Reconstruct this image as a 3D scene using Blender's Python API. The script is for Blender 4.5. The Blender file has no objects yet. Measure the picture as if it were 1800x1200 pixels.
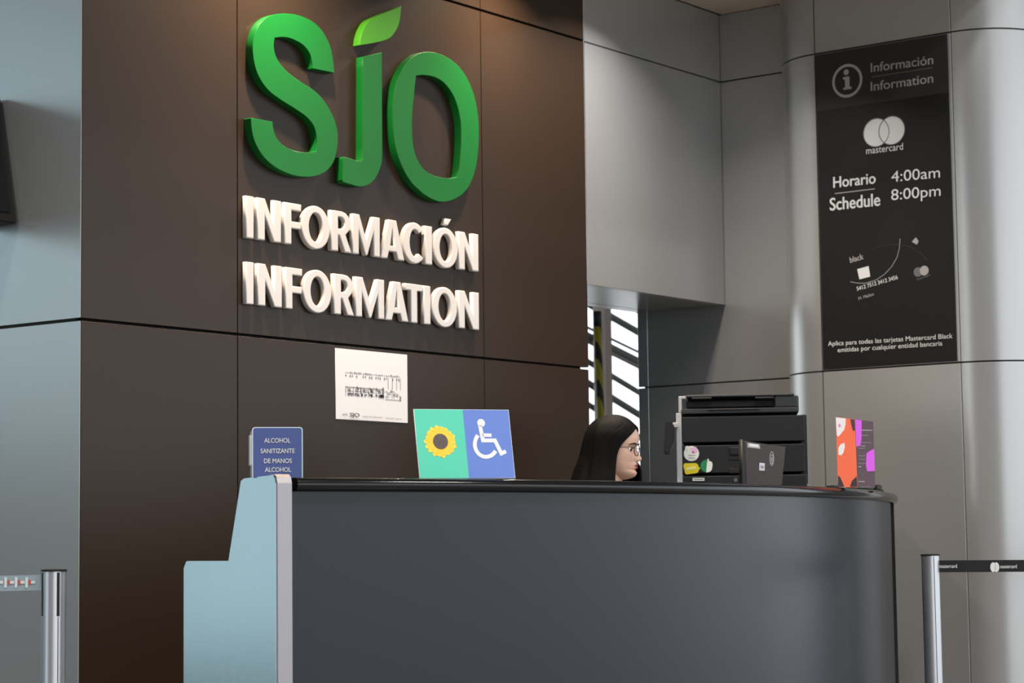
import bpy, bmesh, math, random
from mathutils import Vector, Matrix
random.seed(4)
sc = bpy.context.scene
COL = sc.collection

# ---------------------------------------------------------------- camera
FPX, PITCH, ROLL, YAW = 3928.34, math.radians(5.2834), math.radians(-0.73255), math.radians(37.1309)
CAM = Vector((0, 0, 1.0))
_fh = Vector((math.cos(YAW), math.sin(YAW), 0)); _up = Vector((0, 0, 1)); _r = _fh.cross(_up)
FW = math.cos(PITCH)*_fh + math.sin(PITCH)*_up
_u = math.cos(PITCH)*_up - math.sin(PITCH)*_fh
RT = math.cos(ROLL)*_r + math.sin(ROLL)*_u
UP = -math.sin(ROLL)*_r + math.cos(ROLL)*_u
cd = bpy.data.cameras.new('camera'); cam = bpy.data.objects.new('camera', cd); COL.objects.link(cam)
cam.matrix_world = Matrix(((RT.x, UP.x, -FW.x, CAM.x), (RT.y, UP.y, -FW.y, CAM.y), (RT.z, UP.z, -FW.z, CAM.z), (0, 0, 0, 1)))
cd.sensor_width = 36.0; cd.lens = FPX*36/1800; cd.clip_end = 200
cd.dof.use_dof = True; cd.dof.focus_distance = 7.2; cd.dof.aperture_fstop = 6.0
sc.camera = cam
sc.view_settings.view_transform = 'Standard'; sc.view_settings.look = 'None'
sc.view_settings.gamma = 1; sc.view_settings.use_curve_mapping = False
sc.view_settings.exposure = 0.0

# ---------------------------------------------------------------- daylight and added hall lights
w = bpy.data.worlds.new('daylight'); sc.world = w; w.use_nodes = True
w.node_tree.nodes['Background'].inputs[0].default_value = (0.90, 0.955, 1.0, 1)
w.node_tree.nodes['Background'].inputs[1].default_value = 2.0

def lamp(name, kind, loc, energy, color, aim=None, **kw):
    d = bpy.data.lights.new(name, kind); d.energy = energy; d.color = color
    for k, v in kw.items(): setattr(d, k, v)
    o = bpy.data.objects.new(name, d); COL.objects.link(o); o.location = loc
    if aim is not None:
        o.rotation_euler = (Vector(aim)-Vector(loc)).to_track_quat('-Z', 'Y').to_euler()
    return o

# ---------------------------------------------------------------- helpers
def srgb(r, g, b):
    f = lambda c: (c/255/12.92) if c/255 <= 0.04045 else ((c/255+0.055)/1.055)**2.4
    return (f(r), f(g), f(b), 1)

MATS = {}
def mat(name, col, rough=0.5, metal=0.0, spec=0.5, noise=0.0, nscale=6.0, bump=0.0, bscale=200.0, aniso=None, emis=None, trans=0.0, coat=0.0, rv=.04):
    if name in MATS: return MATS[name]
    m = bpy.data.materials.new(name); m.use_nodes = True
    nt = m.node_tree; b = nt.nodes['Principled BSDF']
    b.inputs['Base Color'].default_value = col; b.inputs['Roughness'].default_value = rough
    b.inputs['Metallic'].default_value = metal; b.inputs['Specular IOR Level'].default_value = spec
    b.inputs['Coat Weight'].default_value = coat
    if trans: b.inputs['Transmission Weight'].default_value = trans
    tc = nt.nodes.new('ShaderNodeTexCoord')
    if noise:
        n = nt.nodes.new('ShaderNodeTexNoise'); n.inputs['Scale'].default_value = nscale; n.inputs['Detail'].default_value = 5
        mp = nt.nodes.new('ShaderNodeMapping'); nt.links.new(tc.outputs['Object'], mp.inputs[0])
        if aniso: mp.inputs['Scale'].default_value = aniso
        nt.links.new(mp.outputs[0], n.inputs['Vector'])
        mix = nt.nodes.new('ShaderNodeMixRGB'); mix.blend_type = 'MULTIPLY'; mix.inputs[0].default_value = 1
        cr = nt.nodes.new('ShaderNodeValToRGB')
        cr.color_ramp.elements[0].position = .3; cr.color_ramp.elements[1].position = .7
        cr.color_ramp.elements[0].color = (1-noise, 1-noise, 1-noise, 1); cr.color_ramp.elements[1].color = (1, 1, 1, 1)
        nt.links.new(n.outputs[0], cr.inputs[0]); mix.inputs[1].default_value = col
        nt.links.new(cr.outputs[0], mix.inputs[2]); nt.links.new(mix.outputs[0], b.inputs['Base Color'])
        rr = nt.nodes.new('ShaderNodeMapRange'); rr.inputs[3].default_value = max(0, rough-rv); rr.inputs[4].default_value = min(1, rough+rv)
        nt.links.new(n.outputs[0], rr.inputs[0]); nt.links.new(rr.outputs[0], b.inputs['Roughness'])
    if bump:
        n2 = nt.nodes.new('ShaderNodeTexNoise'); n2.inputs['Scale'].default_value = bscale
        if aniso:
            mp2 = nt.nodes.new('ShaderNodeMapping'); mp2.inputs['Scale'].default_value = aniso
            nt.links.new(tc.outputs['Object'], mp2.inputs[0]); nt.links.new(mp2.outputs[0], n2.inputs['Vector'])
        else: nt.links.new(tc.outputs['Object'], n2.inputs['Vector'])
        bp = nt.nodes.new('ShaderNodeBump'); bp.inputs['Strength'].default_value = bump; bp.inputs['Distance'].default_value = .002
        nt.links.new(n2.outputs[0], bp.inputs['Height']); nt.links.new(bp.outputs[0], b.inputs['Normal'])
    if emis:
        b.inputs['Emission Color'].default_value = emis[0]; b.inputs['Emission Strength'].default_value = emis[1]
    MATS[name] = m
    return m

def link(name, me, m=None, parent=None, smooth=False):
    o = bpy.data.objects.new(name, me); COL.objects.link(o)
    if m is not None:
        for x in (m if isinstance(m, (list, tuple)) else [m]): me.materials.append(x)
    if smooth:
        for p in me.polygons: p.use_smooth = True
    if parent is not None:
        o.parent = parent; o.matrix_parent_inverse = parent.matrix_world.inverted()
    return o

def thing(name, loc, label, cat, group=None, kind=None):
    o = bpy.data.objects.new(name, None); COL.objects.link(o)
    o.empty_display_size = .1
    o.matrix_world = Matrix.Translation(Vector(loc))
    return tag(o, label, cat, group, kind)

def tag(o, label=None, cat=None, group=None, kind=None):
    if label: o['label'] = label
    if cat: o['category'] = cat
    if group: o['group'] = group
    if kind: o['kind'] = kind
    return o

def bm_mesh(bm, name):
    me = bpy.data.meshes.new(name); bm.normal_update(); bm.to_mesh(me); bm.free(); return me

def box(name, lo, hi, m, parent=None, bevel=0.0, seg=2, M=None):
    bm = bmesh.new(); bmesh.ops.create_cube(bm, size=1)
    lo = Vector(lo); hi = Vector(hi)
    for v in bm.verts:
        v.co = Vector((lo[i]+(v.co[i]+.5)*(hi[i]-lo[i]) for i in range(3)))
    if bevel: bmesh.ops.bevel(bm, geom=bm.edges[:], offset=bevel, segments=seg, affect='EDGES', profile=.5, clamp_overlap=True)
    if M is not None: bm.transform(M)
    bmesh.ops.recalc_face_normals(bm, faces=bm.faces[:])
    return link(name, bm_mesh(bm, name), m, parent)

def tube(name, pts, r, m, parent=None, n=12, closed=False, taper=None):
    pts = [Vector(p) for p in pts]; bm = bmesh.new(); rings = []
    N = len(pts); pn = None
    for i, p in enumerate(pts):
        if closed: t = (pts[(i+1) % N]-pts[i-1]).normalized()
        else: t = (pts[min(i+1, N-1)]-pts[max(i-1, 0)]).normalized()
        if pn is None:
            a = Vector((0, 0, 1)) if abs(t.z) < .9 else Vector((1, 0, 0))
            pn = (a-a.dot(t)*t).normalized()
        else: pn = (pn-pn.dot(t)*t).normalized()
        bn = t.cross(pn); rr = taper[i] if taper else r
        rings.append([bm.verts.new(p+rr*(math.cos(2*math.pi*k/n)*pn+math.sin(2*math.pi*k/n)*bn)) for k in range(n)])
    for i in range(N if closed else N-1):
        A, B = rings[i], rings[(i+1) % N]
        for k in range(n): bm.faces.new((A[k], A[(k+1) % n], B[(k+1) % n], B[k]))
    if not closed: bm.faces.new(rings[0][::-1]); bm.faces.new(rings[-1])
    bmesh.ops.recalc_face_normals(bm, faces=bm.faces[:])
    return link(name, bm_mesh(bm, name), m, parent, smooth=True)

def lathe(name, prof, loc, m, parent=None, n=32, smooth=True):
    bm = bmesh.new(); rings = []
    for r, z in prof:
        rings.append([bm.verts.new((loc[0]+r*math.cos(2*math.pi*k/n), loc[1]+r*math.sin(2*math.pi*k/n), loc[2]+z)) for k in range(n)])
    for A, B in zip(rings, rings[1:]):
        for k in range(n): bm.faces.new((A[k], A[(k+1) % n], B[(k+1) % n], B[k]))
    bm.faces.new(rings[0][::-1]); bm.faces.new(rings[-1])
    bmesh.ops.recalc_face_normals(bm, faces=bm.faces[:])
    o = link(name, bm_mesh(bm, name), m, parent)
    if smooth:
        for p in o.data.polygons: p.use_smooth = len(p.vertices) == 4
        o.data.set_sharp_from_angle(angle=math.radians(40))
    return o

def prism(name, poly, M, depth, m, parent=None, bevel=0.0):
    """polygon (a,b) in the local xy plane, thickness along +z, mapped by M"""
    bm = bmesh.new(); vs = [bm.verts.new((a, b, 0)) for a, b in poly]; f = bm.faces.new(vs)
    r = bmesh.ops.extrude_face_region(bm, geom=[f])
    for v in r['geom']:
        if isinstance(v, bmesh.types.BMVert): v.co.z += depth
    if bevel: bmesh.ops.bevel(bm, geom=bm.edges[:], offset=bevel, segments=2, affect='EDGES', clamp_overlap=True)
    bm.transform(M); bmesh.ops.recalc_face_normals(bm, faces=bm.faces[:])
    return link(name, bm_mesh(bm, name), m, parent)

def frame(o, ux, uy):
    ux = Vector(ux).normalized(); uy = Vector(uy); uy = (uy-uy.dot(ux)*ux).normalized(); n = ux.cross(uy); o = Vector(o)
    return Matrix(((ux.x, uy.x, n.x, o.x), (ux.y, uy.y, n.y, o.y), (ux.z, uy.z, n.z, o.z), (0, 0, 0, 1)))

def outline(name, splines, depth, bevel, M, m, parent=None):
    """filled outlines (holes by even-odd) in local xy, front face at z=depth"""
    c = bpy.data.curves.new('outline', 'CURVE'); c.dimensions = '2D'; c.fill_mode = 'BOTH'
    c.extrude = max(0.0, depth/2-bevel); c.bevel_depth = bevel; c.bevel_resolution = 2; c.offset = -bevel
    for pts in splines:
        s = c.splines.new('POLY'); s.points.add(len(pts)-1); s.use_cyclic_u = True
        for p, q in zip(s.points, pts): p.co = (q[0], q[1], 0, 1)
    return curve_to(name, c, Matrix(M) @ Matrix.Translation((0, 0, depth/2)), m, parent)

def curve_to(name, c, M, m, parent):
    t = bpy.data.objects.new('tmp', c); COL.objects.link(t)
    dg = bpy.context.evaluated_depsgraph_get()
    me = bpy.data.meshes.new_from_object(t.evaluated_get(dg)); me.name = name; me.materials.clear()
    bpy.data.objects.remove(t); bpy.data.curves.remove(c)
    me.transform(M)
    return link(name, me, m, parent)

def glyphs(s, bold=0.0):
    c = bpy.data.curves.new('text', 'FONT'); c.body = s; c.size = 1; c.offset = bold; c.resolution_u = 4
    t = bpy.data.objects.new('tmp', c); COL.objects.link(t)
    dg = bpy.context.evaluated_depsgraph_get()
    me = bpy.data.meshes.new_from_object(t.evaluated_get(dg)); me.materials.clear()
    bpy.data.objects.remove(t); bpy.data.curves.remove(c)
    return me

def text(name, s, A, B, H, m, parent, bold=0.0, lift=.0012):
    """flat lettering from baseline point A to B, cap height vector H"""
    me = glyphs(s)
    if bold:
        bm_ = bmesh.new()
        for q_, (dx, dy) in enumerate(((-bold, 0), (0, bold*.6), (0, -bold*.6), (bold, 0))):
            m2 = me.copy(); m2.transform(Matrix.Translation((dx, dy, .00025*q_))); bm_.from_mesh(m2); bpy.data.meshes.remove(m2)
        bm_.to_mesh(me); bm_.free()
    me.name = name
    A, B, H = Vector(A), Vector(B), Vector(H)
    xs = [v.co.x for v in me.vertices]; ys = [v.co.y for v in me.vertices]
    x0, x1, y1 = min(xs), max(xs), max(ys)
    if any(ch in s for ch in 'óÓ') : y1 *= .93
    F = frame(A, B-A, H); sx = (B-A).length/(x1-x0); sy = H.length/y1
    for v in me.vertices: v.co = F @ Vector(((v.co.x-x0)*sx, v.co.y*sy, lift+v.co.z))
    return link(name, me, m, parent)

def ray(x, y): return FW + (x-900)/FPX*RT - (y-600)/FPX*UP
def on(x, y, ax, val):                      # where the sight line meets an axis plane
    d = ray(x, y); return CAM + d*((val-CAM[ax])/d[ax])
def onp(x, y, p0, n):
    d = ray(x, y); n = Vector(n); return CAM + d*((Vector(p0)-CAM).dot(n)/d.dot(n))
def at(x, y, depth): return CAM + ray(x, y)*depth

def smooth_path(pts, per=8, corners=()):
    """closed Catmull-Rom through pts, sharp at the listed corner indices"""
    out = []; N = len(pts)
    for i in range(N):
        p1, p2 = pts[i], pts[(i+1) % N]
        p0 = pts[i-1] if i not in corners else p1
        p3 = pts[(i+2) % N] if (i+1) % N not in corners else p2
        for k in range(per):
            t = k/per
            out.append(tuple(.5*(2*p1[j]+(-p0[j]+p2[j])*t+(2*p0[j]-5*p1[j]+4*p2[j]-p3[j])*t*t+(-p0[j]+3*p1[j]-3*p2[j]+p3[j])*t**3) for j in (0, 1)))
    return out

# ---------------------------------------------------------------- materials
M_DARK = mat('dark_bronze_panel', srgb(48, 36, 27), .36, 0, .25, .06, .8, .02, 300, rv=.006)
M_JOINT = mat('black_joint', srgb(12, 11, 10), .8)
M_GREY = mat('grey_aluminium_panel', srgb(184, 184, 184), .27, .55, .5, .03, .5, .015, 400, rv=.004)
M_TRIM = mat('bright_aluminium', srgb(215, 215, 215), .25, 1)
M_STEEL = mat('brushed_steel', srgb(172, 177, 180), .2, 1, .5, .03, 3, 0, 60, (6, 6, .35), rv=.01)
M_STRIP = mat('satin_steel_strip', srgb(160, 155, 158), .36, .9)
M_FRONT = mat('counter_laminate', srgb(31, 35, 43), .26, 0, .36, .05, 1, .004, 300, rv=.006)
M_RAIL = mat('black_glossy_rail', srgb(15, 15, 15), .13, 0, .45)
M_BLACK = mat('black_plastic', srgb(24, 25, 27), .45, 0, .5, .05, 20)
M_BLACKM = mat('matt_black', srgb(12, 12, 13), .7)
M_PRN = mat('printer_charcoal', srgb(27, 28, 32), .5, 0, .4, .04, 10)
M_PRN2 = mat('printer_dark_grey', srgb(42, 46, 49), .5)
M_LGREY = mat('light_grey_plastic', srgb(178, 180, 180), .5)
M_GREEN = mat('green_acrylic', srgb(15, 104, 40), .38, 0, .25)
M_LIME = mat('lime_acrylic', srgb(70, 150, 36), .38, 0, .25)
M_GSIDE = mat('green_letter_edge', srgb(24, 92, 46), .4)
M_WHITE = mat('white_acrylic', srgb(214, 210, 208), .4)
M_PAPER = mat('white_paper', srgb(235, 233, 234), .7)
M_PRINT = mat('grey_print', srgb(150, 144, 148), .8)
M_PRINTD = mat('dark_print', srgb(120, 116, 122), .8)
M_BANNER = mat('black_banner', srgb(24, 23, 24), .45, 0, .3, .04, 2)
M_BANHEAD = mat('banner_heading_band', srgb(46, 43, 45), .45, 0, .3)
M_WTXT = mat('white_lettering', srgb(222, 222, 222), .6)
M_GTXT = mat('grey_lettering', srgb(168, 164, 164), .6)
M_DLINE = mat('dim_grey_line', srgb(104, 104, 106), .6)
M_FLOOR = mat('polished_floor_tile', srgb(128, 126, 123), .22, 0, .5, .08, 2)
M_CEIL = mat('beige_ceiling_tile', srgb(206, 190, 172), .8)
M_HALL = mat('hall_wall_paint', srgb(150, 150, 152), .7, 0, .4, .1, .6)
M_CHROME = mat('anodised_post', srgb(205, 206, 210), .36, .85)
M_FRAME = mat('window_frame_grey', srgb(150, 140, 136), .5, .3)
M_BAR = mat('dull_rail_metal', srgb(120, 124, 122), .5, .5)

# ---------------------------------------------------------------- the hall
Y0, X0, X1, XC = 5.6, 5.022, 9.10, 8.855
ZJ = [0.0, .323, 1.776, 3.229, 3.56]
tag(box('floor', (-16, -16, -.1), (22, 22, 0), M_FLOOR), 'pale polished hall floor', 'floor', kind='structure')
hc = tag(box('ceiling', (-16, -16, 8.0), (22, 22, 8.2), M_HALL), 'high hall ceiling', 'ceiling', kind='structure')
hb = tag(box('wall_behind', (-14, -14, 0), (-13.8, 8, 8), M_HALL), 'plain wall across the hall', 'wall', kind='structure')

tag(box('wall_blocker_right', (14, 1.9, 0), (14.2, 9.25, 8), M_HALL), 'plain unseen wall added beyond the column to block daylight', 'wall', kind='structure')  # unseen wall added to cut daylight from the header's reflections
# tinted glazing on the far left side of the hall
w2 = tag(box('window_2', (-14, 13, 0), (7.6, 13.1, .04), M_FRAME), 'tinted glazing along the left side of the hall', 'window', kind='structure')
M_TINT = bpy.data.materials.new('tinted_glass'); M_TINT.use_nodes = True; _n = M_TINT.node_tree; _t = _n.nodes.new('ShaderNodeBsdfTransparent')
_t.inputs[0].default_value = (.66, .77, .79, 1); _n.links.new(_t.outputs[0], _n.nodes['Material Output'].inputs[0])
for k in range(9):
    box('pane', (-14+2.4*k+.05, 13.04, .04), (-11.6+2.4*k-.05, 13.05, 8), M_TINT, w2)
    box('mullion', (-11.6+2.4*k-.05, 12.98, .04), (-11.6+2.4*k+.05, 13.1, 8), M_FRAME, w2)
tag(box('wall_added_partition', (-7, 12.55, 0), (2.4, 12.65, 1.9), mat('added_partition_grey', srgb(70, 74, 74), .6)), 'low grey partition added to darken reflections of the tinted glazing', 'wall', kind='structure')  # unseen, added so the pillar's grey side reflects darker low down
# unseen fill lights added under the hall ceiling to brighten the desk
for lx, ly, lb_ in ((1.5, 1.0, 'over the middle'), (5.0, -1.0, 'in front of the counter'), (8.5, -2.5, 'furthest right'), (-2.0, 4.0, 'furthest left')):
    t = thing('hall_fill_light', (lx, ly, 7.9), 'long fill light added high in the hall, the one '+lb_, 'light', 'added hall fill lights')
    box('housing', (lx-.9, ly-.35, 7.925), (lx+.9, ly+.35, 7.998), M_WHITE, t, .01, 1)
    l = lamp('hall_fill_lamp', 'AREA', (lx, ly, 7.915), 300, (1, .97, .92), None, shape='RECTANGLE', size=1.6, size_y=.6)
    l.parent = t; l.matrix_parent_inverse = t.matrix_world.inverted()

# dropped ceiling over the desk, in tiles
dc = tag(box('ceiling_dropped', (4.2, 3.9, 3.60), (9.9, 6.2, 3.9), M_JOINT), 'beige tiled dropped ceiling above the desk', 'ceiling', kind='structure')
ex = [4.2, 5.42, 6.64, 7.86, 8.62, 9.9]; ey = [3.9, 4.5, 5.05, 5.6]
for i in range(5):
    for j in range(3):
        box('ceiling_tile', (ex[i]+.002, ey[j]+.002, 3.56), (ex[i+1]-.002, ey[j+1]-.002, 3.60), M_CEIL, dc, .002, 1)

# dark clad pillar
wb = tag(box('wall_back', (X0+.02, Y0+.03, 0), (7.928, 8.2, 3.6), M_JOINT), 'dark bronze panelled wall carrying the green logo', 'wall', kind='structure')
cx = [X0, 5.767, 7.207, 7.950]
for i in range(3):
    for j in range(4):
        box('panel', (cx[i]+(.002 if i else .004), Y0, ZJ[j]+.005), (cx[i+1]-.002, Y0+.028, ZJ[j+1]-.005), M_DARK, wb, .0012, 1)
wl = tag(box('wall_left', (X0+.0045, Y0+.03, 0), (X0+.03, 8.2, 3.6), M_JOINT), 'grey panelled side of the dark pillar', 'wall', kind='structure')
for j in range(4):
    box('panel', (X0, Y0+.001, ZJ[j]+.005), (X0+.0035, 8.2, ZJ[j+1]-.005), M_GREY, wl, .0012, 1)

# header over the passage
ZH = 2.146
wh = tag(box('wall_header', (7.97, Y0+.035, ZH+.02), (X1-.002, 6.10, 3.56), M_JOINT), 'grey aluminium header panels over the passage', 'wall', kind='structure')
box('panel', (7.962, Y0+.006, ZH), (X1-.004, Y0+.034, 3.229-.003), M_GREY, wh, .002, 2)
box('panel', (7.962, Y0+.006, 3.229+.003), (X1-.004, Y0+.034, 3.56), M_GREY, wh, .002, 2)
box('soffit_panel', (7.962, Y0+.036, ZH), (X1-.004, 6.02, ZH+.018), M_GREY, wh, .001, 1)
box('soffit_panel', (7.962, 6.026, ZH), (X1-.004, 6.11, ZH+.018), M_GREY, wh, .001, 1)
tag(box('trim_1', (7.952, Y0+.004, ZH), (7.961, Y0+.03, 3.56), M_TRIM, None, .002, 2), 'bright aluminium edge strip beside the dark panels', 'trim', kind='structure')

# recess wall at the right end of the passage
wr = tag(box('wall_right', (X1+.03, 4.8, 0), (X1+.1, 6.098, 3.6), M_JOINT), 'grey panelled wall at the end of the recess', 'wall', kind='structure')
ry = [4.8, 6.055, 6.116]
for i in range(2):
    for j in range(4):
        box('panel', (X1, ry[i]+.0015, ZJ[j]+.0035), (X1+.028, ry[i+1]-.0015, ZJ[j+1]-.0035), M_GREY, wr, .0012, 1)

# round-ended column with the banner
RC, YA, YB = .30, 4.27, 4.95
wc = tag(box('wall_column', (XC+.03, YA, 0), (XC+.57, YB, 3.6), M_JOINT), 'round-ended grey metal column carrying the banner', 'wall', kind='structure')
def arc_panel(name, cxy, r, a0, a1, z0, z1, t, m, parent, n=24):
    bm = bmesh.new(); L = []
    for k in range(n+1):
        a = a0+(a1-a0)*k/n; c, s = math.cos(a), math.sin(a)
        L.append([bm.verts.new((cxy[0]+rr*c, cxy[1]+rr*s, z)) for rr, z in ((r, z0), (r, z1), (r-t, z1), (r-t, z0))])
    for A, B in zip(L, L[1:]):
        for q in range(4): bm.faces.new((A[q], A[(q+1) % 4], B[(q+1) % 4], B[q]))
    bm.faces.new(L[0][::-1]); bm.faces.new(L[-1]); bmesh.ops.recalc_face_normals(bm, faces=bm.faces[:])
    o = link(name, bm_mesh(bm, name), m, parent, True); o.data.set_sharp_from_angle(angle=math.radians(30)); return o
for j in range(4):
    z0, z1 = ZJ[j]+.0035, ZJ[j+1]-.0035
    box('panel', (XC, YA+.003, z0), (XC+.028, YB-.003, z1), M_GREY, wc, .001, 1)
    arc_panel('curved_panel', (XC+RC, YB), RC, math.radians(90), math.radians(179.6), z0, z1, .028, M_GREY, wc)
    arc_panel('curved_panel', (XC+RC, YA), RC, math.radians(180.4), math.radians(270), z0, z1, .028, M_GREY, wc)
    arc_panel('curved_panel', (XC+RC, YA), RC, math.radians(270.4), math.radians(360), z0, z1, .028, M_GREY, wc)
arc_panel('core', (XC+RC, YB), RC-.032, math.radians(80), math.radians(181), 0, 3.6, .02, M_JOINT, wc)
arc_panel('core', (XC+RC, YA), RC-.032, math.radians(179), math.radians(365), 0, 3.6, .02, M_JOINT, wc)

# daylight glazing beyond the passage
win = tag(box('window_1', (9.3, 9.30, 0), (19, 9.36, .25), M_FRAME), 'bright glazing with sloping rails beyond the passage', 'window', kind='structure')
box('head', (9.3, 9.28, 4.6), (19, 9.38, 6.0), M_FRAME, win)
for x in (9.3, 11.2, 15.4, 17.2, 18.9): box('mullion', (x, 9.29, .2), (x+.1, 9.37, 4.6), M_FRAME, win, .005, 1)
M_GLASS = mat('window_glass', (1, 1, 1, 1), .02, 0, .5, trans=1.0)
M_GLASS.node_tree.nodes['Principled BSDF'].inputs['IOR'].default_value = 1.02
for a, b in ((9.4, 11.2), (11.3, 15.4), (15.5, 17.2), (17.3, 18.9)):
    box('pane', (a, 9.325, .25), (b, 9.331, 4.6), M_GLASS, win)
p = on(1059, 640, 1, 9.0)
box('mullion', (p.x-.045, 8.95, .0), (p.x+.055, 9.05, 4.6), M_FRAME, win, .01, 2)
for y0, y1, r in ((549, 582, .026), (589, 617, .010), (605, 634, .030), (614, 643, .014), (652, 687, .021), (690, 726, .025), (728, 765, .021), (512, 545, .021)):
    A, B = on(1061, y0, 1, 9.12), on(1119, y1, 1, 9.12); d = B-A
    tube('sloping_rail', [A-d*5, A, B, B+d*2.2], r, M_FRAME if y0 == 614 else M_BAR, win, 10)

# hazard-striped pole in the passage
pa, pb = on(1050, 574, 1, 7.4), on(1056, 735, 1, 7.4)
dn = (pb-pa)/(pa.z-pb.z); foot = pa+dn*pa.z
hz = thing('hazard_pole', (foot.x, foot.y, 0), 'yellow and black striped hazard pole in the bright passage', 'pole')
mh = mat('hazard_stripes', srgb(20, 22, 20), .6)
nt = mh.node_tree; bs = nt.nodes['Principled BSDF']
tc = nt.nodes.new('ShaderNodeTexCoord'); sx = nt.nodes.new('ShaderNodeSeparateXYZ'); nt.links.new(tc.outputs['Object'], sx.inputs[0])
mu = nt.nodes.new('ShaderNodeMath'); mu.operation = 'MULTIPLY_ADD'; mu.inputs[1].default_value = 2.6
nt.links.new(sx.outputs['X'], mu.inputs[0]); nt.links.new(sx.outputs['Z'], mu.inputs[2])
mm = nt.nodes.new('ShaderNodeMath'); mm.operation = 'MODULO'; mm.inputs[1].default_value = .20; nt.links.new(mu.outputs[0], mm.inputs[0])
gt = nt.nodes.new('ShaderNodeMath'); gt.operation = 'GREATER_THAN'; gt.inputs[1].default_value = .09; nt.links.new(mm.outputs[0], gt.inputs[0])
mx = nt.nodes.new('ShaderNodeMixRGB'); mx.inputs[1].default_value = srgb(20, 22, 20); mx.inputs[2].default_value = srgb(140, 128, 22)
nt.links.new(gt.outputs[0], mx.inputs[0]); nt.links.new(mx.outputs[0], bs.inputs['Base Color'])
tube('post', [pa, pa.lerp(foot, .5), foot+Vector((0, 0, .02))], .022, mh, hz, 12)
tube('cap', [pa+Vector((0, 0, .09)), pa+Vector((0, 0, .0))], .024, M_BLACKM, hz, 12)
lathe('base', [(.16, 0), (.16, .015), (.05, .03)], (foot.x, foot.y, 0), M_BLACK, hz, 24)

# dark display box on the left side of the pillar
ds = thing('display_box', (X0-.3, 6.05, 2.13), 'dark brown display box fixed to the grey side panel', 'display')
M_DISP = mat('dark_brown_casing', srgb(30, 25, 23), .5)
prism('casing', [(5.905, 2.125), (5.995, 2.57), (6.12, 2.57), (6.10, 2.125)], frame((X0-.012, 0, 0), (0, 1, 0), (0, 0, 1)), -.62, M_DISP, ds, .004)
prism('screen', [(5.911, 2.16), (5.986, 2.535), (5.981, 2.535), (5.906, 2.16)], frame((X0-.04, 0, 0), (0, 1, 0), (0, 0, 1)), -.56, mat('dark_screen', srgb(18, 16, 16), .3), ds)
box('bracket', (X0-.014, 6.04, 2.25), (X0, 6.08, 2.45), M_BLACK, ds)

# ceiling downlights washing the dark wall
def downlight(x, y, e, col, label):
    t = thing('downlight', (x, y, 3.56), label, 'light', 'ceiling downlights above the desk')
    lathe('ring', [(.060, -.006), (.066, 0), (.052, .004), (.052, -.004)], (x, y, 3.556), M_WHITE, t, 24)
    l = lamp('downlight_lamp', 'AREA', (x, y, 3.545), e, col, None, shape='DISK', size=.08, spread=math.radians(125))
    l.parent = t; l.matrix_parent_inverse = t.matrix_world.inverted()
downlight(5.84, 5.28, 36, (1, .78, .55), 'recessed downlight above the letter S')
downlight(7.25, 5.28, 26, (1, .78, .55), 'recessed downlight above the letter O')
downlight(7.92, 5.16, 15.5, (1, .95, .90), 'recessed downlight above the bright edge strip')

# ---------------------------------------------------------------- logo and raised lettering
TL = .036
MW = frame((0, Y0, 0), (1, 0, 0), (0, 0, 1))
def wallxy(pts, off, sc_=1.0, o=(0, 0)):
    r = []
    for a, b in pts:
        q = on(o[0]+a/sc_, o[1]+b/sc_, 1, Y0-off); r.append((q.x, q.z))
    return r
K = 3.53
S = [(663,452),(655,370),(635,280),(590,195),(530,135),(450,98),(370,84),(290,90),(230,117),(185,175),(160,260),(160,350),(180,440),(215,510),(265,570),(340,625),(420,675),(490,725),(535,780),(553,840),(556,890),(548,937),
     (490,946),(420,935),(350,905),(305,855),(285,800),(280,755),(145,730),(150,800),(170,880),(215,960),(280,1025),(360,1070),(440,1093),(510,1097),(570,1085),(620,1055),(660,1000),(680,920),(685,840),(670,760),(640,690),(595,620),(535,560),(460,510),(390,460),(330,400),(298,340),(288,285),(293,235),
     (350,230),(410,245),(470,280),(510,330),(527,390),(530,425)]
cS = {0, S.index((548,937)), S.index((280,755)), S.index((145,730)), S.index((293,235)), S.index((530,425))}
J = [(840,352),(958,325),(959,640),(960,960),(948,1040),(915,1110),(870,1148),(820,1157),(770,1145),(715,1128),(715,972),(760,982),(800,996),(830,998),(838,985)]
LF = [(1078,38),(1000,70),(930,100),(878,128),(848,172),(828,230),(820,281),(890,270),(960,255),(1010,233),(1045,190),(1068,130)]
O1 = [(749,91),(771,94),(793,105),(811,122),(825,145),(835,173),(840.5,204),(842,235),(840.5,266),(836,296),(829,318),(818,336),(803,348),(785,354),(768,353),(748,343),(735,332),(723,320),(709,297),(697.5,266),(692,235),(690,205),(691,180),(695,155),(701,135),(709,119),(720,105),(734,95)]
O2 = [(1170,470),(1220,465),(1290,480),(1350,520),(1400,590),(1430,670),(1447,760),(1450,860),(1445,960),(1437,1050),(1425,1098),(1380,1105),(1320,1100),(1260,1080),(1210,1040),(1170,970),(1150,880),(1145,780),(1148,680),(1158,580),(1164,520)]
logo = thing('logo_sign', (6.5, Y0, 2.5), 'large raised green SJO logo with a leaf on the dark wall', 'sign')
outline('letter_s', [smooth_path(wallxy(S, TL, K, (400, 0)), 6, cS)], TL, .0015, MW, M_GREEN, logo)
outline('letter_j', [smooth_path(wallxy(J, TL, K, (400, 0)), 6, {0, 1, 9, 10, 13, 14})], TL, .0015, MW, M_GREEN, logo)
tag(outline('leaf', [smooth_path(wallxy(LF, TL, K, (400, 0)), 6, {0, 6})], TL, .0015, MW, M_LIME, logo), 'lime green leaf over the j')
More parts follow.
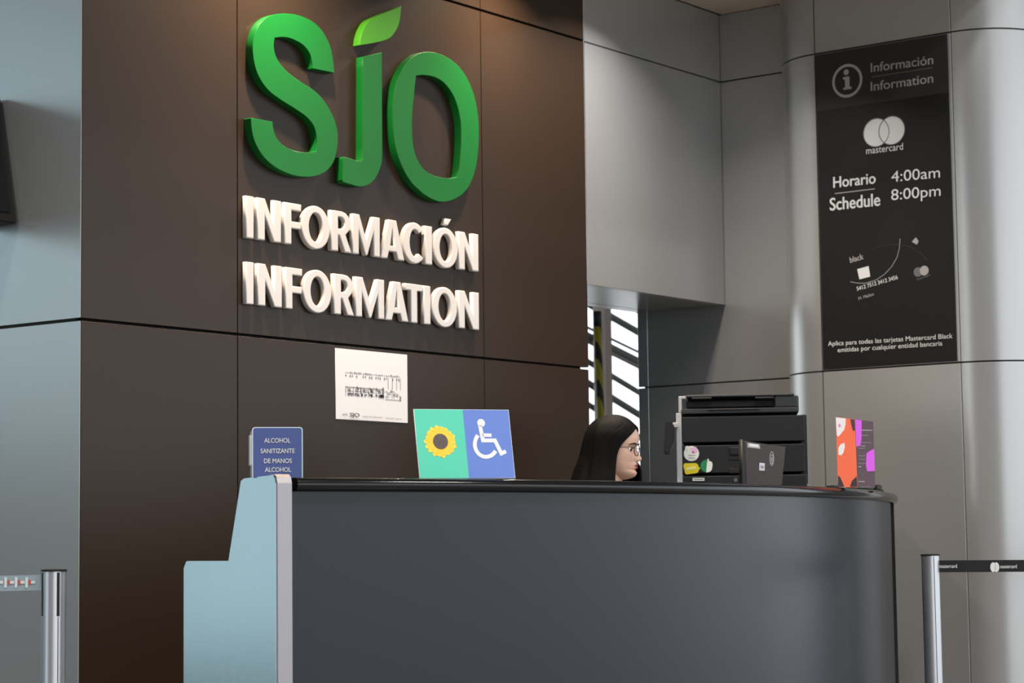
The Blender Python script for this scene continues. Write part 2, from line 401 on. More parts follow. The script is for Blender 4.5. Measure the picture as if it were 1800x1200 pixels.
outline('letter_o', [smooth_path(wallxy(O1, TL), 5), smooth_path(wallxy(O2, TL, K, (400, 0)), 5, {0, 10})], TL, .0015, MW, M_GREEN, logo)

def ell(cx_, cy_, rx, ry_, n=40, a0=0, a1=360):
    return [(cx_+rx*math.cos(math.radians(a0+(a1-a0)*k/n)), cy_+ry_*math.sin(math.radians(a0+(a1-a0)*k/n))) for k in range(n if a1-a0 == 360 else n+1)]
def letter_shape(ch, s):
    """unit box letters (0..1 x 0..1); s = stem width as a fraction of the letter width"""
    h = .17
    if ch == 'I': return [[(0, 0), (1, 0), (1, 1), (0, 1)]]
    if ch == 'N': return [[(0, 0), (s, 0), (s, .60), (1-s, 0), (1, 0), (1, 1), (1-s, 1), (1-s, .40), (s, 1), (0, 1)]]
    if ch == 'F': return [[(0, 0), (s, 0), (s, .39), (.97, .39), (.97, .39+h), (s, .39+h), (s, 1-h), (1, 1-h), (1, 1), (0, 1)]]
    if ch == 'O': return [ell(.5, .5, .5, .53), ell(.5, .5, .5-s, .53-h*1.02)]
    if ch == 'Ó': return letter_shape('O', s)+[[(.42, 1.10), (.60, 1.10), (.74, 1.28), (.50, 1.28)]]
    if ch == 'R':
        b = ell(.5, .71, .46, .29, 14, -90, 90)
        return [[(0, 0), (s, 0), (s, .40), (.40, .40), (.66, 0), (1, 0), (.71, .43)]+[q for q in b if q[1] > .47]+[(0, 1)],
                [(s, .56)]+ell(.47, .71, .20, .145, 10, -90, 90)+[(s, .855)]]
    if ch == 'M': return [[(0, 0), (s, 0), (s, .62), (.46, 0), (.54, 0), (1-s, .62), (1-s, 0), (1, 0), (1, 1), (1-s-.02, 1), (.5, .38), (s+.02, 1), (0, 1)]]
    if ch == 'A': return [[(0, 0), (s, 0), (s+.07, .19), (1-s-.07, .19), (1-s, 0), (1, 0), (.66, 1), (.34, 1)], [(s+.13, .34), (1-s-.13, .34), (.5, .80)]]
    if ch == 'C':
        o = ell(.56, .5, .56, .53, 34, 42, 318); i = ell(.58, .5, .56-s, .53-h*1.05, 30, 48, 312)
        return [o+i[::-1]]
    if ch == 'T': return [[(.5-s/2, 0), (.5+s/2, 0), (.5+s/2, 1-h), (1, 1-h), (1, 1), (0, 1), (0, 1-h), (.5-s/2, 1-h)]]
def lettering(word, spans, zb, zt, label):
    off = .022
    t = thing('lettering_sign', ((spans[0][0]+spans[-1][1])/2, Y0, zb), label, 'sign', 'white raised words under the logo')
    for ch, (a, b) in zip(word, spans):
        wd = b-a; s = 1 if ch == 'I' else min(.42, (ws/wd)*(.92 if ch in 'M' else 1))
        sp = [[(a+u*wd, zb+v*(zt-zb)) for u, v in q] for q in letter_shape(ch, s)]
        nm = 'letter_'+{'Ó': 'o'}.get(ch, ch.lower())
        outline(nm, sp, off, .004, MW, M_WHITE, t)
def spans_px(L, yl, sl):
    r = []
    for a, b in L:
        r.append(tuple(on(400+q/K, 320+(yl+(q-117)*sl)/K, 1, Y0-.022).x for q in (a, b)))
    return r
z1b = on(433.2, 320+344/K, 1, Y0-.022).z; z1t = on(433.2, 320+82/K, 1, Y0-.022).z
z2b = on(433.2, 320+754/K, 1, Y0-.022).z; z2t = on(433.2, 320+492/K, 1, Y0-.022).z
L1 = [(117,165),(187,335),(355,460),(462,637),(645,772),(778,948),(952,1100),(1090,1222),(1228,1272),(1280,1432),(1437,1560)]
L2 = [(117,165),(190,340),(362,466),(473,647),(663,788),(798,975),(980,1125),(1105,1215),(1220,1262),(1273,1427),(1437,1563)]
s1 = spans_px(L1, 344, .146); s2 = spans_px(L2, 754, .115)
ws = s1[0][1]-s1[0][0]
lettering('INFORMACIÓN', s1, z1b, z1t, 'raised white word INFORMACIÓN just below the green logo')
lettering('INFORMATION', s2, z2b, z2t, 'raised white word INFORMATION, the lower of the two lines')

# ---------------------------------------------------------------- plan sheet taped on the dark wall
def wq(x, y, off=.003): return on(x, y, 1, Y0-off)
c = [wq(590, 611), wq(716, 623.5), wq(717, 742), wq(590.5, 737)]
sh = thing('plan_sheet', wq(653, 740), 'white paper sheet with a floor plan taped on the dark panel', 'paper')
x0s, x1s, z0s, z1s = c[0].x, c[1].x, (c[2].z+c[3].z)/2, (c[0].z+c[1].z)/2
outline('sheet', [[(x0s, z0s), (x1s, z0s), (x1s, z1s), (x0s, z1s)]], .002, 0, MW, M_PAPER, sh)
def sheet_rect(u0, v0, u1, v1): 
    W, H = x1s-x0s, z1s-z0s
    return [(x0s+u0*W, z0s+v0*H), (x0s+u1*W, z0s+v0*H), (x0s+u1*W, z0s+v1*H), (x0s+u0*W, z0s+v1*H)]
R = []; D = []
for k in range(26):                     # upper row of small rooms
    u = .13+.77*k/26; R.append(sheet_rect(u, .655, u+random.uniform(.012, .026), .655+random.uniform(.012, .03)))
    if random.random() < .55: D.append(sheet_rect(u, .615-random.random()*.02, u+.014, .635))
for k in range(6):
    u = .13+.105*k; R.append(sheet_rect(u, .34, u+.008, .47))
R.append(sheet_rect(.13, .455, .66, .468)); R.append(sheet_rect(.13, .40, .66, .405))
for k in range(30):
    u = .13+random.random()*.52; D.append(sheet_rect(u, .335+random.random()*.035, u+.018, .375+random.random()*.01))
for k in range(5): R.append(sheet_rect(.16+.105*k, .40, .20+.105*k, .445))
for k in range(26):
    u, v = .68+random.random()*.19, .34+random.random()*.11; R.append(sheet_rect(u, v, u+random.uniform(.006, .04), v+.006)); R.append(sheet_rect(u, v, u+.005, v+random.uniform(.01, .04)))
for k in range(40):
    u, v = .14+random.random()*.5, .335+random.random()*.12; R.append(sheet_rect(u, v, u+random.uniform(.006, .05), v+.005)); R.append(sheet_rect(u, v, u+.005, v+random.uniform(.01, .05)))
for u in (.72, .78, .84, .895): R.append(sheet_rect(u, .47, u+.007, .64))
D.append(sheet_rect(.64, .33, .66, .49)); D.append(sheet_rect(.885, .31, .905, .38)); R.append(sheet_rect(.68, .315, .9, .325))
def rects(name, rs, m, parent):
    bm = bmesh.new()
    for q in rs: bm.faces.new([bm.verts.new((a, Y0-.0026-.0002*(name == 'plan_marks'), b)) for a, b in q])
    return link(name, bm_mesh(bm, name), m, parent)
rects('plan_print', R, M_PRINT, sh)['kind'] = 'stuff'; rects('plan_marks', D, M_PRINTD, sh)['kind'] = 'stuff'
def wt(name, s, xl, yl, xr, yr, yt, m, parent, b=0, off=.004):
    A, B = wq(xl, yl, off), wq(xr, yr, off); T = wq(xl, yt, off); B.z = A.z
    return text(name, s, A, B, Vector((0, 0, T.z-A.z)), m, parent, b, 0)
wt('logo_print', 'aeris', 602, 730, 611, 731, 725, M_PRINTD, sh)
wt('logo_print', 'SJO', 615, 731.5, 632, 733, 725, M_PRINTD, sh, .02)
wt('footer_print', 'plano de ubicación', 638, 733, 672, 735.5, 730, M_PRINT, sh)
wt('footer_print', 'nivel uno', 678, 736, 706, 738, 733, M_PRINT, sh)

# ---------------------------------------------------------------- banner on the column
XBN = XC-.004
def bq(x, y): return on(x, y, 0, XBN)
bt = thing('banner', (XBN, 4.6, 1.79), 'tall black banner with white schedule text on the round-ended column', 'banner')
yl_, yr_ = YB-.006, YA+.016
box('sheet', (XBN, yr_, 1.783), (XC, yl_, 3.222), M_BANNER, bt, .0008, 1)
zb_ = bq(1437, 196).z
box('heading_band', (XBN-.0008, yr_, zb_), (XBN, yl_, 3.222), M_BANHEAD, bt)
def btext(name, s, xl, yl, xr, yr, yt, m, b=0):
    A, B, T = bq(xl, yl), bq(xr, yr), bq(xl, yt)
    B.z = A.z+(B.z-A.z)*1.0
    return text(name, s, A, B, Vector((0, 0, T.z-A.z)), m, bt, b, .0022)
MB = frame((XBN-.001, 0, 0), (0, -1, 0), (0, 0, 1))          # local x = -Y
def bpt(x, y): q = bq(x, y); return (-q.y, q.z)
def bshape(name, spl, m, lift=0.0):
    return outline(name, spl, .0006, 0, Matrix.Translation((-lift, 0, 0)) @ MB, m, bt)
def bcirc(cx_, cy_, rpx_y, n=40, ratio=1.0):
    c_ = bpt(cx_, cy_); r_ = abs(bpt(cx_, cy_+rpx_y)[1]-c_[1]); return c_, r_
cc, rr = bcirc(1489.5, 142, 29.5)
bshape('icon_ring', [ell(cc[0], cc[1], rr, rr), ell(cc[0], cc[1], rr*.84, rr*.84)], M_GTXT)
bshape('icon_dot', [ell(cc[0]-.05*rr, cc[1]+rr*.52, rr*.17, rr*.17, 20)], M_GTXT)
def uv(pts): return [(cc[0]+a*rr, cc[1]+b*rr) for a, b in pts]
bshape('icon_stem', [uv([(-.27, -.52), (.27, -.52), (.27, -.38), (.15, -.38), (.15, .25), (-.27, .25), (-.27, .11), (-.15, .11), (-.15, -.38), (-.27, -.38)])], M_GTXT)
btext('heading_text', 'Información', 1531, 127, 1641, 112.5, 112, M_GTXT, .014)
btext('heading_text', 'Information', 1531, 160, 1641, 145, 144, M_GTXT, .014)
A, B = bpt(1532, 136), bpt(1639, 121)
bshape('rule', [[(A[0], A[1]), (B[0], A[1]), (B[0], A[1]+.003), (A[0], A[1]+.003)]], M_DLINE)
c1, r1 = bcirc(1540.5, 233, 25.2); c2, r2 = bcirc(1568, 229.5, 25.2)
c2 = (c2[0], c1[1])
bshape('logo_disc', [ell(c1[0], c1[1], r1, r1)], M_WTXT)
bshape('logo_disc', [ell(c2[0], c2[1], r1, r1)], M_WTXT, .0004)
bshape('logo_arc', [ell(c1[0], c1[1], r1*1.02, r1*1.02), ell(c1[0], c1[1], r1*.96, r1*.96)], M_DLINE, .0006)
bshape('logo_arc', [ell(c2[0], c2[1], r1*1.02, r1*1.02), ell(c2[0], c2[1], r1*.96, r1*.96)], M_DLINE, .0010)
btext('logo_text', 'mastercard', 1523, 271, 1588, 263, 259, M_WTXT, .008)
btext('hours_heading', 'Horario', 1465, 330, 1540, 322, 311, M_WTXT, .024)
btext('hours_heading', 'Schedule', 1459, 370, 1548, 361, 348, M_WTXT, .024)
A, B = bpt(1468, 341), bpt(1538, 334)
bshape('rule', [[(A[0], A[1]), (B[0], A[1]), (B[0], A[1]+.004), (A[0], A[1]+.004)]], M_GTXT)
btext('hours_text', '4:00am', 1567, 320, 1653, 312, 301, M_WTXT, .004)
btext('hours_text', '8:00pm', 1567, 352, 1654, 344, 333, M_WTXT, .004)
btext('note_text', 'Aplica para todas las tarjetas Mastercard Black', 1456, 608, 1675, 594, 600, M_WTXT, .005)
btext('note_text', 'emitidas por cualquier entidad bancaria', 1473, 619, 1657, 607, 611, M_WTXT, .005)
# card artwork
def bline(name, pts, wpx, m):
    q = [Vector(bpt(*p_)).to_3d() for p_ in pts]; L_ = []; R_ = []
    for i, a in enumerate(q):
        t_ = (q[min(i+1, len(q)-1)]-q[max(i-1, 0)]).normalized(); n_ = Vector((-t_.y, t_.x, 0))*wpx*.0012
        L_.append((a+n_)[:2]); R_.append((a-n_)[:2])
    return bshape(name, [L_+R_[::-1]], m)
btext('card_text', 'black', 1495, 462, 1519, 455, 452, M_GTXT, .03)
qd = [(1507, 473), (1527, 467.5), (1530, 486), (1511, 491)]
bshape('card_chip', [[bpt(*a) for a in qd]], M_WTXT)
bline('card_arc', [(1495, 495), (1508, 497.5), (1522, 497.5), (1540, 492), (1555, 482), (1568, 468), (1577, 452), (1581, 437), (1582.5, 419)], 1.0, M_GTXT)
bline('card_arc', [(1535, 438), (1552, 432), (1570, 429.5), (1590, 431), (1605, 436), (1620, 446), (1630, 458)], .6, mat('faint_line', srgb(62, 62, 66), .6))
bshape('card_mark', [[bpt(*a) for a in ((1610, 417), (1615, 424), (1612, 430), (1603, 425))]], M_GTXT)
btext('card_number', '5412 7512 3412 3456', 1507, 511, 1579, 490, 504, M_WTXT, .02)
btext('card_text', 'M. Mailon', 1510, 527.5, 1537, 519, 522, M_GTXT, .014)
cA, rA = bcirc(1614, 478, 8.5); cB, rB = bcirc(1625, 475.5, 8.5)
bshape('card_disc', [ell(cA[0], cA[1], rA, rA, 24)], M_DLINE); bshape('card_disc', [ell(cB[0], cB[1], rA, rA, 24)], M_GTXT, .0006)
btext('card_text', 'mastercard', 1612, 493, 1635, 485, 488.5, M_DLINE)

# ---------------------------------------------------------------- curved information counter
CC = Vector((6.156, 8.136, 0)); RF = 4.36
ZP, ZT = 1.160, 1.197
def cpt(r, a, z): return Vector((CC.x+r*math.cos(a), CC.y+r*math.sin(a), z))
a_l = math.atan2(4.136-CC.y, 4.444-CC.x)            # left end (front edge)
a_r = math.atan2(4.255-CC.y, 8.14-CC.x)
ct = thing('information_counter', cpt(RF-.3, (a_l+a_r)/2, 0), 'curved dark grey information counter with a steel end panel', 'counter')
def sweep(name, prof, a0, a1, m, parent, n=72, sharp=35):
    bm = bmesh.new(); L = []
    for k in range(n+1):
        a = a0+(a1-a0)*k/n; L.append([bm.verts.new(cpt(r_, a, z_)) for r_, z_ in prof])
    q = len(prof)
    for A_, B_ in zip(L, L[1:]):
        for i in range(q): bm.faces.new((A_[i], A_[(i+1) % q], B_[(i+1) % q], B_[i]))
    bm.faces.new(L[0][::-1]); bm.faces.new(L[-1]); bmesh.ops.recalc_face_normals(bm, faces=bm.faces[:])
    o = link(name, bm_mesh(bm, name), m, parent, True); o.data.set_sharp_from_angle(angle=math.radians(sharp)); return o
sweep('front_panel', [(RF, .08), (RF, ZP), (RF-.03, ZP), (RF-.03, .08)], a_l, a_r, M_FRONT, ct)
sweep('plinth', [(RF-.05, 0), (RF-.05, .08), (RF-.09, .08), (RF-.09, 0)], a_l, a_r, M_BLACKM, ct)
rp = [(RF-.02, ZP)]+[(RF+.012+.018*math.cos(t_), (ZP+ZT)/2+(ZT-ZP)/2*math.sin(t_)) for t_ in [math.radians(-90+180*k/14) for k in range(15)]]+[(RF-.02, ZT)]
sweep('top_rail', rp, a_l+.004, a_r+.012, M_RAIL, ct, 96, 60)
sweep('transaction_top', [(RF-.021, ZT-.03), (RF-.021, ZT-.001), (RF-.24, ZT-.001), (RF-.24, ZT-.03)], a_l, a_r, M_RAIL, ct)
sweep('inner_panel', [(RF-.20, .08), (RF-.20, ZT-.03), (RF-.22, ZT-.03), (RF-.22, .08)], a_l, a_r, M_FRONT, ct)
a_w = math.atan2(4.0-CC.y, 7.38-CC.x)
sweep('work_surface', [(RF-.22, .93), (RF-.22, .965), (RF-.66, .965), (RF-.66, .93)], a_l, a_w, M_LGREY, ct)
# steel end panel at the left
rad = Vector((math.cos(a_l), math.sin(a_l), 0)); inn = -rad
e0 = cpt(RF+.028, a_l, 0); tang = Vector((-math.sin(a_l), math.cos(a_l), 0))      # tang points to the right along the arc
th = .046
pl = e0-tang*th; npl = tang
def ep(x, y):
    q = onp(x, y, pl, npl); return ((q-pl).dot(inn), q.z)
prof = [(0, .0), (0, ep(475, 846)[1])]
z_top = ep(474, 835)[1]
prof = [(0, 0), (0, z_top-.022), (.005, z_top-.008), (.016, z_top), ep(428, 840.5), (ep(423, 843)[0], ep(423, 843)[1]-.002), ep(401, 985.5), (ep(327, 986.5)[0], ep(401, 985.5)[1]), (ep(322.5, 990)[0], ep(401, 985.5)[1]-.02), (ep(322.5, 990)[0], 0)]
prism('end_panel', prof, frame(pl, inn, (0, 0, 1)), th*(1 if frame(pl, inn, (0, 0, 1)).to_3x3().col[2].dot(tang) > 0 else -1), M_STEEL, ct, .0018)
# satin strip capping the front edge of that panel
sp_prof = [(-.003, 0), (-.003, z_top-.022), (.003, z_top-.006), (.016, z_top+.002), (.05, z_top+.002), (.05, z_top-.004), (.018, z_top-.003), (.004, z_top-.02), (.004, 0)]
M_e = frame(pl+tang*.003, inn, (0, 0, 1))
prism('edge_strip', sp_prof, M_e, (th-.003)*(1 if M_e.to_3x3().col[2].dot(tang) > 0 else -1), M_STRIP, ct, .0008)
# black end panel at the right
er = cpt(RF+.012, a_r, 0); radr = -Vector((math.cos(a_r), math.sin(a_r), 0)); tr_ = Vector((-math.sin(a_r), math.cos(a_r), 0))
M_r = frame(er, radr, (0, 0, 1)); sg = 1 if M_r.to_3x3().col[2].dot(tr_) > 0 else -1
prism('end_panel', [(0, 0), (0, ZP), (.30, ZP), (.30, 0)], M_r, .03*sg, M_BLACKM, ct, .001)

# ---------------------------------------------------------------- items on the counter
def rz(a): return Matrix.Rotation(a, 4, 'Z')
# hand sanitiser sign box
base = onp(489, 838, (0, 0, ZT), (0, 0, 1)); base = cpt(RF-.13, math.atan2(base.y-CC.y, base.x-CC.x)-.0, ZT)
dpt = (base-CAM).dot(FW); px = dpt/FPX
base = at(488, 845, dpt); base.z = ZT+.003
yaw = YAW-math.radians(90)+math.radians(6)+math.atan(-(488-900)/FPX)
Ms = Matrix.Translation(base) @ rz(yaw)                # local x = right, -y = towards the viewer, z up
HW, HH = 44.5*px, (at(488, 750, dpt).z-base.z)
sa = thing('sanitiser_sign', base, 'blue hand sanitiser sign box reading ALCOHOL at the left counter end', 'sign')
M_BLUE = mat('navy_blue_print', srgb(62, 78, 138), .35)
M_ACR = mat('clear_acrylic_edge', srgb(215, 228, 232), .15, 0, .6)
def rrect(x0, y0, x1, y1, r, top_only=False):
    o = []
    for cx_, cy_, a in ((x1-r, y1-r, 0), (x0+r, y1-r, 90)):
        o += [(cx_+r*math.cos(math.radians(a+90*k/6)), cy_+r*math.sin(math.radians(a+90*k/6))) for k in range(7)]
    if top_only: return o+[(x0, y0), (x1, y0)]
    for cx_, cy_, a in ((x0+r, y0+r, 180), (x1-r, y0+r, 270)):
        o += [(cx_+r*math.cos(math.radians(a+90*k/6)), cy_+r*math.sin(math.radians(a+90*k/6))) for k in range(7)]
    return o
MF = Ms @ frame((0, 0, 0), (1, 0, 0), (0, 0, 1))
outline('holder_face', [rrect(-HW, 0, HW, HH, .008, True)], .003, 0, Ms @ frame((0, .003, 0), (1, 0, 0), (0, 0, 1)), M_ACR, sa)
outline('blue_card', [rrect(-HW+.0025, 0, HW-.0025, HH-.002, .007, True)], .001, 0, Ms @ frame((0, 0, 0), (1, 0, 0), (0, 0, 1)), M_BLUE, sa)
box('dispenser_box', (-HW+.001, .006, .0), (HW-.012, .075, HH-.006), M_ACR, sa, .006, 2, Ms)
box('side_tray', (-HW-.004, .02, .035), (-HW+.002, .06, HH-.02), mat('pale_grey_plastic', srgb(225, 230, 232), .3), sa, .002, 2, Ms)
def stext(s, xc, yb, wpx, hpx, up=0):
    A = Ms @ Vector(((xc-488)*px-wpx*px/2, -.0015, (at(488, yb, dpt).z-base.z))); B = A+(Ms.to_3x3() @ Vector((wpx*px, 0, 0)))
    text('sign_text', s, A, B, Vector((0, 0, hpx*px)), M_WTXT, sa, .010, .0006)
stext('ALCOHOL', 487.5, 777.5, 46, 8); stext('SANITIZANTE', 488, 796, 60, 8); stext('DE MANOS', 488.5, 813.5, 49, 8); stext('ALCOHOL', 488.5, 829, 46, 8)

# sunflower and wheelchair sign, leaning back
base = cpt(RF-.10, math.atan2((P_ := onp(824, 838, (0, 0, ZT), (0, 0, 1))).y-CC.y, P_.x-CC.x), ZT)
dpt = (base-CAM).dot(FW); px = dpt/FPX
base = at(823, 842, dpt); base.z = ZT+.0025
lean = math.radians(15)
Ma = Matrix.Translation(base) @ rz(YAW-math.radians(90)+math.radians(19)*1.0) @ Matrix.Rotation(-lean, 4, 'X')
Fa = Ma @ frame((0, 0, 0), (1, 0, 0), (0, 0, 1))            # sign face frame: x right, y up the face, z towards the viewer
def face_local(F, x, y):
    n = F.to_3x3().col[2]; return (F.inverted() @ onp(x, y, F.translation, n)).xy
acs = thing('accessibility_sign', base, 'green and blue sign with sunflower and wheelchair symbol leaning on the counter', 'sign')
tl, tr = face_local(Fa, 726, 718), face_local(Fa, 893, 720.5); bl, br = face_local(Fa, 738, 838), face_local(Fa, 907, 838.5)
u0, u1, v1 = (tl.x+bl.x)/2, (tr.x+br.x)/2, (tl.y+tr.y)/2
um = (face_local(Fa, 813, 719).x+face_local(Fa, 824, 838).x)/2
M_TEAL = mat('mint_green_print', srgb(84, 205, 172), .45); M_PBLUE = mat('periwinkle_blue_print', srgb(98, 128, 205), .45)
M_YEL = mat('sunflower_yellow', srgb(250, 218, 70), .5); M_SEED = mat('sunflower_centre', srgb(104, 92, 88), .7, 0, .4, .3, 120)
Mb = Fa @ Matrix.Translation((0, 0, -.004))
outline('board', [[(u0, 0), (u1, 0), (u1, v1), (u0, v1)]], .004, .0006, Mb, M_PAPER, acs)
outline('green_half', [[(u0+.0015, .001), (um, .001), (um, v1-.0012), (u0+.0015, v1-.0012)]], .0006, 0, Fa, M_TEAL, acs)
outline('blue_half', [[(um, .001), (u1-.0015, .001), (u1-.0015, v1-.0012), (um, v1-.0012)]], .0006, 0, Fa, M_PBLUE, acs)
fc = face_local(Fa, 774, 776); fr = (face_local(Fa, 803, 777).x-face_local(Fa, 745, 775).x)/2
for ring_, (n_, ra, rb, wd_, z_) in enumerate(((18, .45, 1.0, .17, .0008), (18, .4, .92, .15, .0012))):
    for k in range(n_):
        a = 2*math.pi*(k+.5*ring_)/n_+random.uniform(-.05, .05); L_ = rb*random.uniform(.93, 1.04)
        pts = []
        for s_, w_ in ((ra, .7), (ra+.25*(L_-ra), .95), (ra+.6*(L_-ra), 1), (ra+.85*(L_-ra), .6), (L_, .0)):
            pts.append((s_, w_*wd_))
        poly = [(s_, w_) for s_, w_ in pts]+[(s_, -w_) for s_, w_ in pts[-2::-1]]
        poly = [(fc.x+fr*(s_*math.cos(a)-w_*math.sin(a)), fc.y+fr*(s_*math.sin(a)+w_*math.cos(a))) for s_, w_ in poly]
        outline('petal', [poly], .0004, 0, Fa @ Matrix.Translation((0, 0, z_+.0001*(k % 3))), mat('sunflower_gold', srgb(246, 204, 52), .5) if ring_ else M_YEL, acs)
outline('flower_centre', [ell(fc.x, fc.y, fr*.45, fr*.47)], .0006, 0, Fa @ Matrix.Translation((0, 0, .0022)), M_SEED, acs)
def stroke(pts, wd):
    L_, R_ = [], []
    for i, a in enumerate(pts):
        p_, q_ = Vector(pts[max(i-1, 0)]), Vector(pts[min(i+1, len(pts)-1)]); a = Vector(a)
        if 0 < i < len(pts)-1:
            d1 = (a-p_).normalized(); d2 = (q_-a).normalized(); t_ = (d1+d2).normalized(); k_ = 1/max(.5, t_.dot(d1))
        else: t_ = (q_-p_).normalized(); k_ = 1
        n_ = Vector((-t_.y, t_.x))*wd/2*k_; L_.append(tuple(a+n_)); R_.append(tuple(a-n_))
    return L_+R_[::-1]
def sg_(x, y): return tuple(face_local(Fa, 570+x/4.617, 590+y/4.617))
sw = face_local(Fa, 570+30/4.617+800, 700).x-face_local(Fa, 1370, 700).x if False else fr*.235
Fw = Fa @ Matrix.Translation((0, 0, .0008))
hd = sg_(1272, 708)
outline('symbol_head', [ell(hd[0], hd[1], fr*.24, fr*.25, 24)], .0005, 0, Fw, M_PAPER, acs)
outline('symbol_body', [stroke([sg_(1262, 725), sg_(1287, 850), sg_(1384, 850), sg_(1436, 955), sg_(1474, 938)], sw)], .0005, 0, Fw, M_PAPER, acs)
outline('symbol_arm', [stroke([sg_(1282, 806), sg_(1356, 808)], sw*.9)], .0005, 0, Fw, M_PAPER, acs)
wc_ = [(1312+91*math.cos(math.radians(a)), 880+103*math.sin(math.radians(a))) for a in range(224, 24, -8)]
outline('symbol_wheel', [stroke([sg_(*q) for q in wc_], sw)], .0005, 0, Fw, M_PAPER, acs)
prism('back_stay', [(.004, 0), (.075, 0), (.004+math.tan(lean)*v1*.6, v1*.58)], Matrix.Translation(base) @ rz(YAW-math.radians(71)) @ Matrix.Translation(((u0+u1)/2, .006, 0)) @ frame((0, 0, 0), (0, 1, 0), (0, 0, 1)), .003, M_PAPER, acs)

# folded leaflets at the right end
lb = onp(1504, 856.5, (0, 0, ZT), (0, 0, 1)); dpt = (lb-CAM).dot(FW); px = dpt/FPX
lf = thing('leaflet_stand', lb, 'orange and purple leaflet display at the right end of the counter', 'leaflet')
M_OR = mat('leaflet_orange', srgb(255, 118, 82), .45); M_OR2 = mat('leaflet_red_orange', srgb(250, 96, 74), .45)
M_PU = mat('leaflet_magenta', srgb(214, 84, 226), .45); M_MA = mat('leaflet_maroon', srgb(84, 62, 72), .45); M_WS = mat('leaflet_white', srgb(245, 240, 242), .5)
M_DP = mat('leaflet_dark', srgb(66, 56, 66), .45)
def leaf_face(yawdeg): return Matrix.Translation(lb) @ rz(YAW-math.radians(90)+math.radians(yawdeg)) @ Matrix.Rotation(math.radians(-3), 4, 'X') @ frame((0, 0, 0), (1, 0, 0), (0, 0, 1))
FL, FR_ = leaf_face(-14), leaf_face(24)
hl = face_local(FL, 1470, 733).y
def lshape(name, F, pts, m, lift): return outline(name, [[tuple(face_local(F, *q)) for q in pts]], .0004, 0, F @ Matrix.Translation((0, 0, lift)), m, lf)
def lp(x, y): return (1430+x/6, 710+y/6)
outline('left_sheet', [[tuple(face_local(FL, *lp(*q))) for q in ((235, 138), (435, 160), (464, 878), (258, 875))]], .001, 0, FL, M_OR, lf)
outline('right_sheet', [[tuple(face_local(FR_, *lp(*q))) for q in ((437, 160), (628, 185), (648, 880), (466, 880))]], .001, 0, FR_, M_MA, lf)
lshape('white_shape', FL, [lp(*q) for q in ((235, 140), (340, 152), (338, 220), (325, 270), (290, 315), (262, 345), (246, 330))], M_WS, .0012)
lshape('white_shape', FL, [lp(*q) for q in ((262, 465), (285, 425), (325, 408), (332, 450), (318, 510), (295, 540), (264, 535))], M_WS, .0012)
lshape('pink_mark', FL, [lp(*q) for q in ((262, 215), (275, 205), (290, 228), (275, 248), (268, 235))], mat('leaflet_pink', srgb(225, 150, 190), .5), .0018)
lshape('maroon_shape', FL, [lp(*q) for q in ((388, 158), (434, 163), (438, 280), (415, 280), (400, 220))], M_MA, .0012)
lshape('dark_shape', FL, [lp(*q) for q in ((260, 750), (285, 775), (325, 872), (258, 872))], M_DP, .0012)
lshape('dark_shape', FL, [lp(*q) for q in ((455, 762), (462, 872), (385, 872), (405, 810))], M_DP, .0012)
lshape('purple_shape', FR_, [lp(*q) for q in ((438, 162), (505, 172), (503, 370), (490, 440), (448, 448))], M_PU, .0012)
lshape('purple_shape', FR_, [lp(*q) for q in ((636, 470), (645, 705), (565, 710), (550, 650), (556, 520), (590, 495))], M_PU, .0012)
for (a, b, y_, h_) in ((500, 615, 275, 9), (500, 575, 330, 4), (495, 545, 440, 6), (470, 540, 465, 4), (470, 545, 545, 4), (470, 500, 660, 8), (470, 580, 625, 3), (470, 538, 815, 8), (500, 610, 405, 3), (475, 540, 580, 3)):
    lshape('text_line', FR_, [lp(a, y_-h_/2), lp(b, y_-h_/2+2), lp(b, y_+h_/2+2), lp(a, y_+h_/2)], M_GTXT, .0012)
M_CLR = mat('clear_stand', srgb(150, 150, 156), .12, 0, .6)
box('foot', (-.05, .006, 0), (.055, .05, .002), M_CLR, lf, .001, 1, Matrix.Translation(lb+Vector((0, 0, .0))) @ rz(YAW-math.radians(90)))
# black cable behind the leaflets
def ctop(x, y): q = onp(x, y, (0, 0, ZT+.006), (0, 0, 1)); return q
cb = [ctop(1461, 853)+_fh*.10, ctop(1470, 853)+_fh*.10, ctop(1490, 854)+_fh*.13, ctop(1525, 856)+_fh*.14, ctop(1550, 858)+_fh*.10, ctop(1556, 861)+_fh*.06]
tag(tube('cable', cb, .004, M_BLACK, None, 8), 'short black cable lying behind the leaflet display', 'cable')
kb = ctop(1542, 858)
kn = thing('cable_plug', kb, 'small black plug beside the leaflet display', 'plug')
box('plug_body', (-.010, -.01, -.006), (.010, .012, .014), M_BLACK, kn, .004, 2, Matrix.Translation(kb) @ rz(YAW-1))
box('plug_collar', (.010, -.006, -.003), (.018, .008, .010), M_BLACKM, kn, .002, 2, Matrix.Translation(kb) @ rz(YAW-1))

